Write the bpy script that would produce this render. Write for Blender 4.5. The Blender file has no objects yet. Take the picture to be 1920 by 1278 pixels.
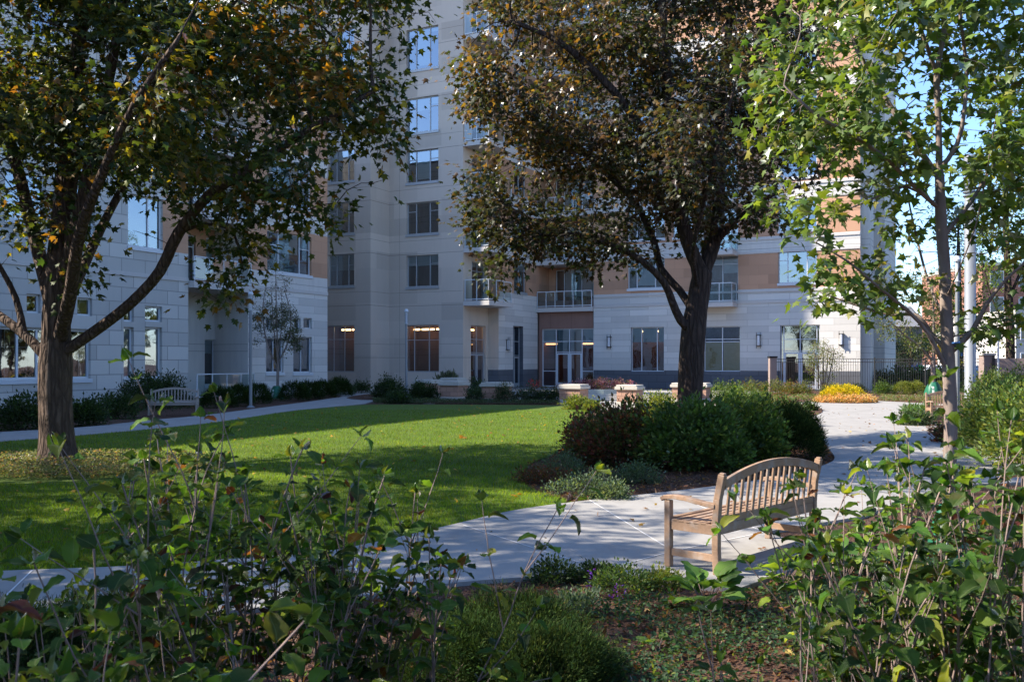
import bpy, math, random
import numpy as np
from mathutils import Vector, Matrix
from mathutils.geometry import tessellate_polygon
random.seed(7); rng = np.random.default_rng(11)
R = math.radians
S = bpy.context.scene
C = S.collection
F = 1750.0; CX = 960.0; HY = 677.0; EYE = 1.8

# ------------------------------------------------------------------ measuring helpers
def G(px, py):                     # a point of the ground seen at this place of the photograph
    y = EYE*F/(py-HY); return ((px-CX)/F*y, y)
def W(px, py, y):                  # a point at distance y
    return ((px-CX)/F*y, y, EYE+(HY-py)/F*y)

# ------------------------------------------------------------------ object helpers
def tag(o, label=None, cat=None, group=None, kind=None):
    if label: o['label'] = label
    if cat: o['category'] = cat
    if group: o['group'] = group
    if kind: o['kind'] = kind
    return o
def empty(name, loc=(0,0,0), rz=0.0):
    o = bpy.data.objects.new(name, None); C.objects.link(o)
    o.location = loc; o.rotation_euler = (0,0,rz); o.empty_display_size = .2
    return o
def link(name, me, parent=None):
    o = bpy.data.objects.new(name, me); C.objects.link(o)
    if parent: o.parent = parent
    return o
def npmesh(name, V, Fc, mats, parent=None, col=None, uv=None, smooth=False, midx=None):
    V = np.asarray(V, dtype=np.float32); Fc = np.asarray(Fc, dtype=np.int32)
    me = bpy.data.meshes.new(name)
    n, k = Fc.shape
    me.vertices.add(len(V)); me.vertices.foreach_set('co', V.ravel())
    me.loops.add(n*k); me.loops.foreach_set('vertex_index', Fc.ravel())
    me.polygons.add(n); me.polygons.foreach_set('loop_start', np.arange(0, n*k, k, dtype=np.int32))
    if midx is not None: me.polygons.foreach_set('material_index', np.asarray(midx, dtype=np.int32))
    me.polygons.foreach_set('use_smooth', np.full(n, smooth, dtype=bool))
    me.update(calc_edges=True)
    if col is not None:
        a = me.attributes.new('tint', 'FLOAT_COLOR', 'POINT')
        a.data.foreach_set('color', np.concatenate([col, np.ones((len(col),1))], 1).astype(np.float32).ravel())
    if uv is not None:
        l = me.uv_layers.new(name='UVMap')
        l.data.foreach_set('uv', uv[Fc.ravel()].astype(np.float32).ravel())
    for m in (mats if isinstance(mats, (list,tuple)) else [mats]): me.materials.append(m)
    return link(name, me, parent)
class MB:
    def __init__(s): s.v=[]; s.f=[]; s.m=[]
    def quad(s, a, b, c, d, m=0):
        n=len(s.v); s.v += [tuple(a),tuple(b),tuple(c),tuple(d)]; s.f.append((n,n+1,n+2,n+3)); s.m.append(m)
    def box(s, x0,x1,y0,y1,z0,z1, m=0, M=None):
        p=[(x,y,z) for z in (z0,z1) for y in (y0,y1) for x in (x0,x1)]
        if M is not None: p=[tuple(M@Vector(q)) for q in p]
        n=len(s.v); s.v+=p
        for f in ((0,2,3,1),(4,5,7,6),(0,1,5,4),(2,6,7,3),(0,4,6,2),(1,3,7,5)):
            s.f.append(tuple(n+i for i in f)); s.m.append(m)
    def bar(s, a, b, w, t, m=0, up=(0,0,1)):
        a=Vector(a); b=Vector(b); d=b-a; L=d.length; d.normalize()
        x=d.cross(Vector(up))
        if x.length<1e-4: x=d.cross(Vector((0,1,0)))
        x.normalize(); u=x.cross(d)
        M=Matrix((x,d,u)).transposed().to_4x4(); M.translation=a
        s.box(-w/2,w/2,0,L,-t/2,t/2,m,M)
    def lathe(s, prof, c=(0,0,0), n=20, m=0):
        b=len(s.v)
        for r,z in prof:
            for i in range(n):
                a=2*math.pi*i/n; s.v.append((c[0]+r*math.cos(a),c[1]+r*math.sin(a),c[2]+z))
        for j in range(len(prof)-1):
            for i in range(n):
                k=(i+1)%n
                s.f.append((b+j*n+i,b+j*n+k,b+(j+1)*n+k,b+(j+1)*n+i)); s.m.append(m)
        s.f.append(tuple(b+(len(prof)-1)*n+i for i in range(n))); s.m.append(m)
        s.f.append(tuple(b+n-1-i for i in range(n))); s.m.append(m)
    def tube(s, pts, rad, n=8, m=0):
        b=len(s.v); prev=None
        for i,p in enumerate(pts):
            p=Vector(p)
            d=(Vector(pts[min(i+1,len(pts)-1)])-Vector(pts[max(i-1,0)])).normalized()
            if prev is None:
                prev=d.orthogonal().normalized()
            x=(prev-d*prev.dot(d)).normalized(); prev=x; y=d.cross(x)
            r=rad[i] if hasattr(rad,'__len__') else rad
            for k in range(n):
                a=2*math.pi*k/n; q=p+x*(r*math.cos(a))+y*(r*math.sin(a)); s.v.append(tuple(q))
        for j in range(len(pts)-1):
            for i in range(n):
                k=(i+1)%n; s.f.append((b+j*n+i,b+j*n+k,b+(j+1)*n+k,b+(j+1)*n+i)); s.m.append(m)
        s.f.append(tuple(b+(len(pts)-1)*n+i for i in range(n))); s.m.append(m)
        s.f.append(tuple(b+n-1-i for i in range(n))); s.m.append(m)
    def build(s, name, mats, parent=None, smooth=False, bevel=0):
        me=bpy.data.meshes.new(name); me.from_pydata(s.v,[],s.f)
        mats = mats if isinstance(mats,(list,tuple)) else [mats]
        for m in mats: me.materials.append(m)
        for p,i in zip(me.polygons,s.m): p.material_index=i; p.use_smooth=smooth
        me.update()
        o=link(name,me,parent)
        if bevel:
            b=o.modifiers.new('bevel','BEVEL'); b.width=bevel; b.segments=2; b.limit_method='ANGLE'
        return o

# ------------------------------------------------------------------ materials
class NT:
    def __init__(s, name):
        s.m=bpy.data.materials.new(name); s.m.use_nodes=True; s.t=s.m.node_tree; s.t.nodes.clear()
        s.out=s.t.nodes.new('ShaderNodeOutputMaterial')
    def n(s, typ, ins=None, **kw):
        nd=s.t.nodes.new(typ)
        for k,v in kw.items(): setattr(nd,k,v)
        for k,v in (ins or {}).items():
            sk=nd.inputs[k]
            if isinstance(v, bpy.types.NodeSocket): s.t.links.new(v, sk)
            else: sk.default_value = v
        return nd
    def noise(s, vec, scale, detail=4, rough=.55, dist=0):
        i={'Scale':scale,'Detail':detail,'Roughness':rough,'Distortion':dist}
        if vec is not None: i['Vector']=vec
        return s.n('ShaderNodeTexNoise', i)
    def ramp(s, fac, stops):
        r=s.n('ShaderNodeValToRGB', {'Fac':fac}); e=r.color_ramp.elements
        while len(e)<len(stops): e.new(.5)
        for q,(p,c) in zip(e,stops): q.position=p; q.color=(*c,1)
        return r.outputs['Color']
    def mix(s, fac, a, b, mode='MIX'):
        m=s.n('ShaderNodeMix', data_type='RGBA', blend_type=mode)
        for k,v in ((0,fac),(6,a),(7,b)):
            if isinstance(v, bpy.types.NodeSocket): s.t.links.new(v,m.inputs[k])
            elif k==0: m.inputs[0].default_value=v
            else: m.inputs[k].default_value=(*v,1) if len(v)==3 else v
        return m.outputs[2]
    def math(s, op, a, b=0.0, c=0.0):
        m=s.n('ShaderNodeMath', operation=op)
        for k,v in enumerate((a,b,c)):
            if isinstance(v, bpy.types.NodeSocket): s.t.links.new(v,m.inputs[k])
            else: m.inputs[k].default_value=v
        return m.outputs[0]
    def bump(s, h, strength=.3, dist=.02):
        return s.n('ShaderNodeBump', {'Height':h,'Strength':strength,'Distance':dist}).outputs[0]
    def bsdf(s, color, rough=.8, normal=None, metal=0.0, spec=.3):
        b=s.n('ShaderNodeBsdfPrincipled', {'Roughness':rough,'Metallic':metal,'Specular IOR Level':spec})
        if isinstance(color, bpy.types.NodeSocket): s.t.links.new(color,b.inputs['Base Color'])
        else: b.inputs['Base Color'].default_value=(*color,1)
        if normal is not None: s.t.links.new(normal,b.inputs['Normal'])
        s.t.links.new(b.outputs[0], s.out.inputs['Surface']); return b
    def obj(s): return s.n('ShaderNodeTexCoord').outputs['Object']
    def sep(s, v): return s.n('ShaderNodeSeparateXYZ', {'Vector':v}).outputs

def plain(name, c, rough=.6, metal=0.0, var=.12, scale=6.0, bump=.15, bscale=40, spec=.3):
    t=NT(name); o=t.obj(); a=t.noise(o,scale,5).outputs[0]
    col=t.mix(a, tuple(x*(1-var) for x in c), tuple(min(1,x*(1+var)) for x in c))
    b=t.noise(o,bscale,4).outputs[0]
    t.bsdf(col, rough, t.bump(b,bump,.004), metal, spec); return t.m

def wallmat(name, c, lines=(), brick=None, var=.06, joint=.45):
    t=NT(name); o=t.obj(); s=t.sep(o); h=t.math('ADD',s[0],s[1])
    vec=t.n('ShaderNodeCombineXYZ',{'X':h,'Y':s[2]}).outputs[0]
    n=t.noise(o,.7,6,.6).outputs[0]; n2=t.noise(o,9,4).outputs[0]
    col=t.mix(n, tuple(x*(1-var*1.6) for x in c), tuple(x*(1+var) for x in c))
    streak=t.noise(t.n('ShaderNodeMapping',{'Vector':vec,'Scale':(2.5,.25,1)}).outputs[0],1.5,4).outputs[0]
    col=t.mix(t.math('MULTIPLY',t.math('GREATER_THAN',streak,.62),.0), col, (.2,.2,.2))
    col=t.mix(t.math('MULTIPLY',t.math('MULTIPLY',streak,streak),.75), col, tuple(x*.62 for x in c))
    hgt=t.math('MULTIPLY',n2,.2)
    if brick:
        bw,bh,ms=brick
        b=t.n('ShaderNodeTexBrick',{'Vector':vec,'Color1':(*[x*1.10 for x in c],1),'Color2':(*[x*.76 for x in c],1),'Mortar':(*[x*joint for x in c],1),
              'Scale':1.0,'Mortar Size':ms,'Mortar Smooth':.1,'Brick Width':bw,'Row Height':bh,'Bias':.1})
        col=t.mix(.72, col, b.outputs['Color']); 
        hgt=t.math('SUBTRACT',hgt,t.math('MULTIPLY',b.outputs['Fac'],1.0))
    m=None
    for (ax,period,off,w) in lines:
        q=s[2] if ax=='z' else h
        r=t.math('ABSOLUTE',t.math('SUBTRACT',t.math('FLOORED_MODULO',t.math('ADD',q,period*50-off+period/2),period),period/2))
        k=t.math('LESS_THAN',r,w)
        m=k if m is None else t.math('MAXIMUM',m,k)
    if m is not None:
        col=t.mix(t.math('MULTIPLY',m,.75), col, tuple(x*.35 for x in c)); hgt=t.math('SUBTRACT',hgt,m)
    t.bsdf(col,.85,t.bump(hgt,.5,.012)); return t.m

M={}
def mats():
    M['stone']=wallmat('stone', (.60,.57,.52), brick=(1.25,.62,.022))
    M['stone_fine']=wallmat('stone_fine', (.69,.655,.60), brick=(2.6,.40,.016), joint=.6)
    M['stone_plain']=wallmat('stone_plain', (.67,.63,.575), lines=(('z',3.25,5.55,.014),('z',3.25,5.9,.014)))
    M['precast']=wallmat('precast', (.60,.505,.42), brick=(3.55,1.09,.0), lines=(('z',3.27,5.3,.016),('z',3.27,6.15,.012),('h',7.1,2.2,.012)))
    M['precast_warm']=wallmat('precast_warm', (.68,.56,.45), lines=(('z',3.27,5.3,.016),))
    M['tan']=wallmat('tan', (.55,.31,.19), brick=(1.2,.6,.008), joint=.75, var=.08)
    M['brown']=wallmat('brown', (.30,.17,.13), lines=(('h',1.6,0,.01),))
    M['plinth']=wallmat('plinth', (.13,.135,.15), brick=(1.2,.45,.014))
    M['cap']=plain('cap',(.50,.46,.39),.8,var=.1,scale=4)
    M['slab']=plain('slab',(.55,.51,.47),.8,var=.06)
    M['white_metal']=plain('white_metal',(.62,.64,.66),.4,var=.03,bump=.03)
    M['grey_frame']=plain('grey_frame',(.40,.41,.42),.45,.3,var=.05,bump=.03)
    M['iron']=plain('iron',(.02,.02,.022),.5,.2,var=.2)
    M['alu']=plain('alu',(.27,.285,.30),.5,.5,var=.06,scale=3,bump=.03)
    M['roof']=plain('roof',(.18,.18,.19),.9)
    # window glass
    t=NT('glass'); fr=t.n('ShaderNodeFresnel',{'IOR':1.5}).outputs[0]
    o=t.obj(); nz=t.noise(o,.8,2).outputs[0]; nm=t.bump(nz,.10,.05)
    fac=t.math('MINIMUM',t.math('ADD',t.math('MULTIPLY',fr,.9),.22),1.0)
    gl=t.n('ShaderNodeBsdfGlossy',{'Color':(.86,.93,1,1),'Roughness':.02,'Normal':nm}).outputs[0]
    tr=t.n('ShaderNodeBsdfTransparent',{'Color':(.62,.68,.70,1)}).outputs[0]
    mx=t.n('ShaderNodeMixShader',{'Fac':fac}); t.t.links.new(tr,mx.inputs[1]); t.t.links.new(gl,mx.inputs[2])
    t.t.links.new(mx.outputs[0],t.out.inputs['Surface']); M['glass']=t.m
    t=NT('rail_glass'); fr=t.n('ShaderNodeFresnel',{'IOR':1.45}).outputs[0]
    gl=t.n('ShaderNodeBsdfGlossy',{'Color':(.9,.95,1,1),'Roughness':.03}).outputs[0]
    tr=t.n('ShaderNodeBsdfTransparent',{'Color':(.74,.86,.86,1)}).outputs[0]
    mx=t.n('ShaderNodeMixShader',{'Fac':t.math('ADD',fr,.07)}); t.t.links.new(tr,mx.inputs[1]); t.t.links.new(gl,mx.inputs[2])
    t.t.links.new(mx.outputs[0],t.out.inputs['Surface']); M['rail_glass']=t.m
    M['blind']=plain('blind',(.55,.66,.66),.9,var=.05)
    M['blind_warm']=plain('blind_warm',(.85,.66,.28),.9,var=.08)
    M['curtain']=plain('curtain',(.60,.58,.54),.9,var=.25,scale=9)
    M['room']=plain('room',(.05,.04,.035),.9,var=.4,scale=1.3)
    M['room_wood']=plain('room_wood',(.12,.06,.03),.8,var=.5,scale=1.1)
    def emit(nm,c,s):
        t=NT(nm); t.t.links.new(t.n('ShaderNodeEmission',{'Color':(*c,1),'Strength':s}).outputs[0],t.out.inputs['Surface']); M[nm]=t.m
    emit('lamp_glow',(1,.60,.27),5)
    emit('strip_glow',(1,.45,.18),2.2)
    M['sconce_shade']=plain('sconce_shade',(.75,.76,.78),.5,var=.04)
    # concrete path
    t=NT('concrete'); o=t.obj(); a=t.noise(o,.9,6,.6).outputs[0]; b=t.noise(o,60,4).outputs[0]; c=t.noise(o,5,5,.65).outputs[0]
    col=t.mix(a,(.28,.265,.245),(.40,.38,.355)); col=t.mix(t.math('MULTIPLY',c,.4),col,(.19,.18,.165)); g2=t.noise(t.n('ShaderNodeMapping',{'Vector':o,'Scale':(1,.35,1)}).outputs[0],3.0,6,.7).outputs[0]; col=t.mix(t.math('MULTIPLY',t.n('ShaderNodeMapRange',{'Value':g2,'From Min':.5,'From Max':.7}).outputs[0],.35),col,(.15,.14,.125))
    sp=t.noise(o,180,2).outputs[0]; col=t.mix(t.math('MULTIPLY',t.math('GREATER_THAN',sp,.66),.35),col,(.28,.26,.24))
    t.bsdf(col,.85,t.bump(t.math('ADD',b,t.math('MULTIPLY',c,2.0)),.25,.004)); M['concrete']=t.m
    M['joint']=plain('joint',(.66,.64,.62),.8)  # pale tint paints the sunlight caught on the joint bevels
    M['joint_dark']=plain('joint_dark',(.22,.21,.2),.9)
    # mulch
    t=NT('mulch'); o=t.obj(); a=t.noise(o,1.2,5).outputs[0]
    st=t.n('ShaderNodeMapping',{'Vector':o,'Scale':(1,2.2,1),'Rotation':(0,0,.5)}).outputs[0]
    b=t.n('ShaderNodeTexVoronoi',{'Vector':st,'Scale':28.0,'Randomness':1.0}); c=t.noise(o,35,6,.7).outputs[0]
    col=t.mix(t.math('MULTIPLY',b.outputs['Color'],1.0) if False else c,(.035,.018,.012),(.17,.085,.052))
    cc=t.n('ShaderNodeSeparateColor',{'Color':b.outputs['Color']}).outputs[0]
    col=t.mix(t.math('MULTIPLY',cc,.5),col,(.20,.105,.065)); col=t.mix(t.math('MULTIPLY',a,.35),col,(.06,.035,.025))
    t.bsdf(col,.95,t.bump(t.math('ADD',t.math('MULTIPLY',b.outputs['Distance'],1.5),c),.9,.03)); M['mulch']=t.m
    M['chip']=plain('chip',(.20,.10,.06),.9,var=.5,scale=2)
    # lawn surface
    t=NT('lawn_surface'); o=t.obj(); a=t.noise(o,.6,4).outputs[0]; b=t.noise(o,45,5,.7).outputs[0]; c=t.noise(o,7,4).outputs[0]
    col=t.mix(b,(.03,.065,.008),(.13,.21,.016)); col=t.mix(t.math('MULTIPLY',a,.6),col,(.12,.165,.018)); col=t.mix(t.math('MULTIPLY',c,.35),col,(.05,.08,.012))
    t.bsdf(col,.9,t.bump(b,1,.03)); M['lawn']=t.m
    M['asphalt']=plain('asphalt',(.06,.06,.065),.9,var=.15)
    M['brick_far']=wallmat('brick_far',(.34,.16,.11),brick=(.5,.2,.02))
    M['far_pale']=plain('far_pale',(.5,.46,.42),.9)
    M['far_brown']=plain('far_brown',(.26,.20,.18),.9)
    # wood
    def wood(nm,c1,c2):
        t=NT(nm); o=t.obj()
        mp=t.n('ShaderNodeMapping',{'Vector':o,'Scale':(3,12,12)}).outputs[0]
        a=t.noise(mp,3,6,.6,.4).outputs[0]; b=t.noise(o,2.2,3).outputs[0]
        col=t.mix(a,c1,c2); bl=t.noise(o,7,5,.7).outputs[0]; col=t.mix(t.math('MULTIPLY',b,.5),col,tuple(x*.55 for x in c1)); col=t.mix(t.n('ShaderNodeMapRange',{'Value':bl,'From Min':.48,'From Max':.68,'To Max':.7}).outputs[0],col,(.36,.31,.27))
        t.bsdf(col,.65,t.bump(a,.25,.004)); M[nm]=t.m
    wood('teak',(.24,.145,.09),(.50,.32,.20)); wood('teak_grey',(.36,.30,.26),(.52,.45,.39))
    # bark
    def bark(nm,c1,c2,sc,amp,dist):
        t=NT(nm); o=t.obj()
        mp=t.n('ShaderNodeMapping',{'Vector':o,'Scale':(sc,sc,sc*.16)}).outputs[0]
        wob=t.noise(o,2.5,3).outputs['Color']
        mpw=t.n('ShaderNodeVectorMath',{0:mp,1:t.n('ShaderNodeVectorMath',{0:wob,3:.9},operation='SCALE').outputs[0]},operation='ADD').outputs[0]
        v=t.n('ShaderNodeTexVoronoi',{'Vector':mpw,'Scale':1.0},feature='DISTANCE_TO_EDGE').outputs[0]
        n=t.noise(mpw,2.0,6,.65).outputs[0]
        h=t.math('ADD',t.math('MINIMUM',t.math('MULTIPLY',v,2.4),.8),t.math('MULTIPLY',n,.7))
        col=t.mix(t.math('MULTIPLY',h,.8),c1,c2)
        t.bsdf(col,.95,t.bump(h,amp,dist)); M[nm]=t.m
    bark('bark',(.035,.022,.016),(.16,.11,.08),13,1,.06)
    bark('bark_dark',(.022,.015,.012),(.095,.065,.05),11,1,.05)
    bark('bark_young',(.16,.12,.10),(.30,.24,.20),9,.35,.01)
    M['twig']=plain('twig',(.17,.115,.095),.85,var=.4,scale=30)
    M['twig_pale']=plain('twig_pale',(.26,.19,.16),.85,var=.35,scale=30)
    # leaves
    def leaf(nm,trans=.45,gloss=.12,rough=.45,veins=False):
        t=NT(nm); at=t.n('ShaderNodeAttribute',attribute_name='tint').outputs['Color']
        col=at; nm_=None
        if veins:
            uv=t.n('ShaderNodeTexCoord').outputs['UV']; s=t.sep(uv)
            ax=t.math('ABSOLUTE',t.math('SUBTRACT',s[0],.5))
            w=t.math('SINE',t.math('MULTIPLY',t.math('SUBTRACT',s[1],t.math('MULTIPLY',ax,1.1)),55.0))
            mid=t.math('LESS_THAN',ax,.018)
            h=t.math('SUBTRACT',t.math('POWER',t.math('ABSOLUTE',w),.4),mid)
            nm_=t.bump(h,.8,.0022)
            col=t.mix(t.math('MULTIPLY',mid,.5),col,(.22,.28,.10))
            blot=t.noise(t.obj(),22,4).outputs[0]
            col=t.mix(t.math('MULTIPLY',t.math('GREATER_THAN',blot,.62),.35),col,(.16,.10,.03))
        d=t.n('ShaderNodeBsdfDiffuse',{'Color':col}); 
        tc=t.mix(1.0,col,(1.25,1.1,.35),'MULTIPLY')
        tc=t.mix(.5,tc,t.mix(1.0,col,(2.4,2.2,.7),'MULTIPLY'))
        tl=t.n('ShaderNodeBsdfTranslucent',{'Color':tc})
        g=t.n('ShaderNodeBsdfGlossy',{'Color':(1,1,1,1),'Roughness':rough})
        if nm_ is not None:
            t.t.links.new(nm_,d.inputs['Normal']); t.t.links.new(nm_,g.inputs['Normal'])
        m1=t.n('ShaderNodeMixShader',{'Fac':trans}); t.t.links.new(d.outputs[0],m1.inputs[1]); t.t.links.new(tl.outputs[0],m1.inputs[2])
        fr=t.n('ShaderNodeFresnel',{'IOR':1.4}).outputs[0]
        m2=t.n('ShaderNodeMixShader',{'Fac':t.math('ADD',t.math('MULTIPLY',fr,gloss*2.0),gloss*.10)}); t.t.links.new(m1.outputs[0],m2.inputs[1]); t.t.links.new(g.outputs[0],m2.inputs[2])
        t.t.links.new(m2.outputs[0],t.out.inputs['Surface']); M[nm]=t.m
    leaf('leaf',.45,.07,.5); leaf('leaf_big',.42,.07,.45,True); leaf('needle',.2,.0,.6); leaf('petal',.3,0,.8); leaf('blade',.45,.0,.5)
    M['bag']=plain('bag',(.02,.13,.075),.45,var=.45,scale=9,bump=.8,bscale=22)
    M['bag_pale']=plain('bag_pale',(.45,.52,.46),.5,var=.3,scale=14)
    M['tape_yellow']=plain('tape_yellow',(.75,.42,.02),.5)
    M['tape_blue']=plain('tape_blue',(.10,.25,.55),.5)
    M['skin']=plain('skin',(.45,.27,.2),.6); M['hair']=plain('hair',(.03,.02,.015),.7)
    M['red_cloth']=plain('red_cloth',(.60,.06,.04),.9); M['dark_cloth']=plain('dark_cloth',(.02,.02,.025),.9)
    M['green_cloth']=plain('green_cloth',(.03,.36,.08),.9); M['blue_cloth']=plain('blue_cloth',(.09,.14,.28),.9)
    M['jeans']=plain('jeans',(.05,.07,.13),.9)
    M['car_paint']=plain('car_paint',(.45,.50,.56),.25,.3,var=.02,spec=.6); M['tyre']=plain('tyre',(.02,.02,.02),.8)
    M['dark_glass']=plain('dark_glass',(.02,.03,.04),.08,spec=.7,bump=0)
mats()

# ------------------------------------------------------------------ leaf clouds
def tpl_maple():
    r=[(0,0),(.40,-.06),(.29,.17),(.60,.42),(.30,.44),(.20,.60)]
    o=r+[(0,1.0)]+[(-x,y) for x,y in reversed(r[1:])]
    V=[(0,.33,.03)]+[(x,y,-.22*abs(x)-.10*y*y) for x,y in o]
    n=len(o); Fc=[(0,1+i,1+(i+1)%n) for i in range(n)]
    return np.array(V,float),np.array(Fc)
def tpl_maple_lo():
    r=[(0,0),(.42,.05),(.26,.22),(.50,.52),(.20,.52)]
    o=r+[(0,1.0)]+[(-x,y) for x,y in reversed(r[1:])]
    V=[(0,.36,.04)]+[(x,y,-.25*abs(x)-.10*y*y) for x,y in o]
    n=len(o); Fc=[(0,1+i,1+(i+1)%n) for i in range(n)]
    return np.array(V,float),np.array(Fc)
def tpl_oval():
    V=[(0,0,0),(.30,.42,.07),(0,.5,-.02),(-.30,.42,.07),(0,1,-.08)]
    return np.array(V,float),np.array([(0,1,2),(0,2,3),(1,4,2),(3,2,4)])
def tpl_needle():
    V=[(-.07,0,0),(.07,0,0),(.055,1,0),(-.055,1,0)]
    return np.array(V,float),np.array([(0,1,2),(0,2,3)])
def tpl_viburnum(nu=4,nv=8,curl=.22,fold=.16,wid=.40,tw=0.):
    V=[];UV=[]
    for j in range(nv+1):
        t=j/nv; w=wid*math.sin(math.pi*min(1,t**.78*1.0))**.72 if 0<t<1 else 0.0
        ser=.012*(1 if j%2 else -1) if 0<j<nv else 0
        for i in range(-nu//2,nu//2+1):
            a=i/(nu/2); x=a*(w+ser*abs(a)); 
            V.append((x+tw*t*t,t,fold*abs(x)*1.6-curl*t*t+.035*math.sin(j*1.9+a)*abs(a)+.05*math.sin(t*5+a*2))); UV.append((.5+x,t))
    m=nu+1; Fc=[]
    for j in range(nv):
        for i in range(nu):
            a=j*m+i; Fc+= [(a,a+1,a+m+1),(a,a+m+1,a+m)]
    return np.array(V,float),np.array(Fc),np.array(UV)
T_MAPLE=tpl_maple(); T_MAPLE_LO=tpl_maple_lo(); T_OVAL=tpl_oval(); T_NEEDLE=tpl_needle(); T_VIB=tpl_viburnum(); T_VIB2=tpl_viburnum(curl=.50,fold=.55,wid=.33,tw=.10); T_VIB3=tpl_viburnum(curl=-.10,fold=.30,wid=.37,tw=-.08)

def unit(a): return a/np.maximum(np.linalg.norm(a,axis=-1,keepdims=True),1e-9)
def leaf_cloud(name, P, D, N, size, cols, tpl, mat, parent, uv=None):
    """P base points, D axis, N normal hints, all (n,3)"""
    V0,F0=tpl[0],tpl[1]; n=len(P); k=len(V0)
    D=unit(D); X=unit(np.cross(D,N)); Z=np.cross(X,D)
    size=np.asarray(size)[:,None,None]
    V=P[:,None,:]+size*(V0[None,:,0:1]*X[:,None,:]+V0[None,:,1:2]*D[:,None,:]+V0[None,:,2:3]*Z[:,None,:])
    Fc=(F0[None,:,:]+(np.arange(n)*k)[:,None,None]).reshape(-1,3)
    col=np.repeat(cols,k,axis=0)
    u=None
    if uv is not None: u=np.tile(uv,(n,1))
    return npmesh(name,V.reshape(-1,3),Fc,mat,parent,col=col,uv=u,smooth=len(F0)>6)
def pick(palette, n):
    w=np.array([p[1] for p in palette],float); w/=w.sum()
    i=rng.choice(len(palette),n,p=w); return np.array([p[0] for p in palette])[i]
def jitter(c, a=.25):
    return np.clip(c*(1+rng.normal(0,a,(len(c),1)))*(1+rng.normal(0,a*.25,(len(c),3))),.004,.9)

# ------------------------------------------------------------------ trees
def tubes(chains, name, mat, parent, knob=0.0):
    VV=[];FF=[];base=0
    for pts,rad in chains:
        pts=np.asarray(pts); rad=np.asarray(rad); m=len(pts)
        if m<2: continue
        rm=rad.max(); n=16 if rm>.12 else 9 if rm>.04 else 5 if rm>.012 else 3
        T=np.gradient(pts,axis=0); T=unit(T)
        ref=np.array([.31,.87,.38]) if abs(T[0]@np.array([.31,.87,.38]))<.85 else np.array([.9,.1,.4])
        X=unit(np.cross(T,ref)); Y=np.cross(T,X)
        a=np.arange(n)*2*math.pi/n
        rr=rad[:,None]*np.ones(n)[None,:]
        if knob and rm>.1:
            ph=pts[:,2:3]*1.3
            rr=rr*(1+knob*(np.sin(a[None,:]*3+ph)*.5+np.sin(a[None,:]*5-ph*1.7)*.35+np.sin(a[None,:]*8+ph*3)*.25))
        ring=pts[:,None,:]+rr[:,:,None]*(np.cos(a)[None,:,None]*X[:,None,:]+np.sin(a)[None,:,None]*Y[:,None,:])
        VV.append(ring.reshape(-1,3))
        i=np.arange(n); k=(i+1)%n; j=np.arange(m-1)[:,None]*n
        q=np.stack([j+i,j+k,j+n+k,j+n+i],-1).reshape(-1,4)+base
        FF.append(q); base+=m*n
    return npmesh(name,np.concatenate(VV),np.concatenate(FF),mat,parent,smooth=True)

def densify(pts, step):
    out=[np.array(pts[0],float)]
    P=[np.array(p,float) for p in pts]
    for i in range(len(P)-1):
        a,b=P[i],P[i+1]; p0=P[max(i-1,0)]; p3=P[min(i+2,len(P)-1)]
        n=max(1,int(round(np.linalg.norm(b-a)/step)))
        for k in range(1,n+1):
            t=k/n
            q=.5*((2*a)+(-p0+b)*t+(2*p0-5*a+4*b-p3)*t*t+(-p0+3*a-3*b+p3)*t**3)
            out.append(q)
    return out

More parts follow.
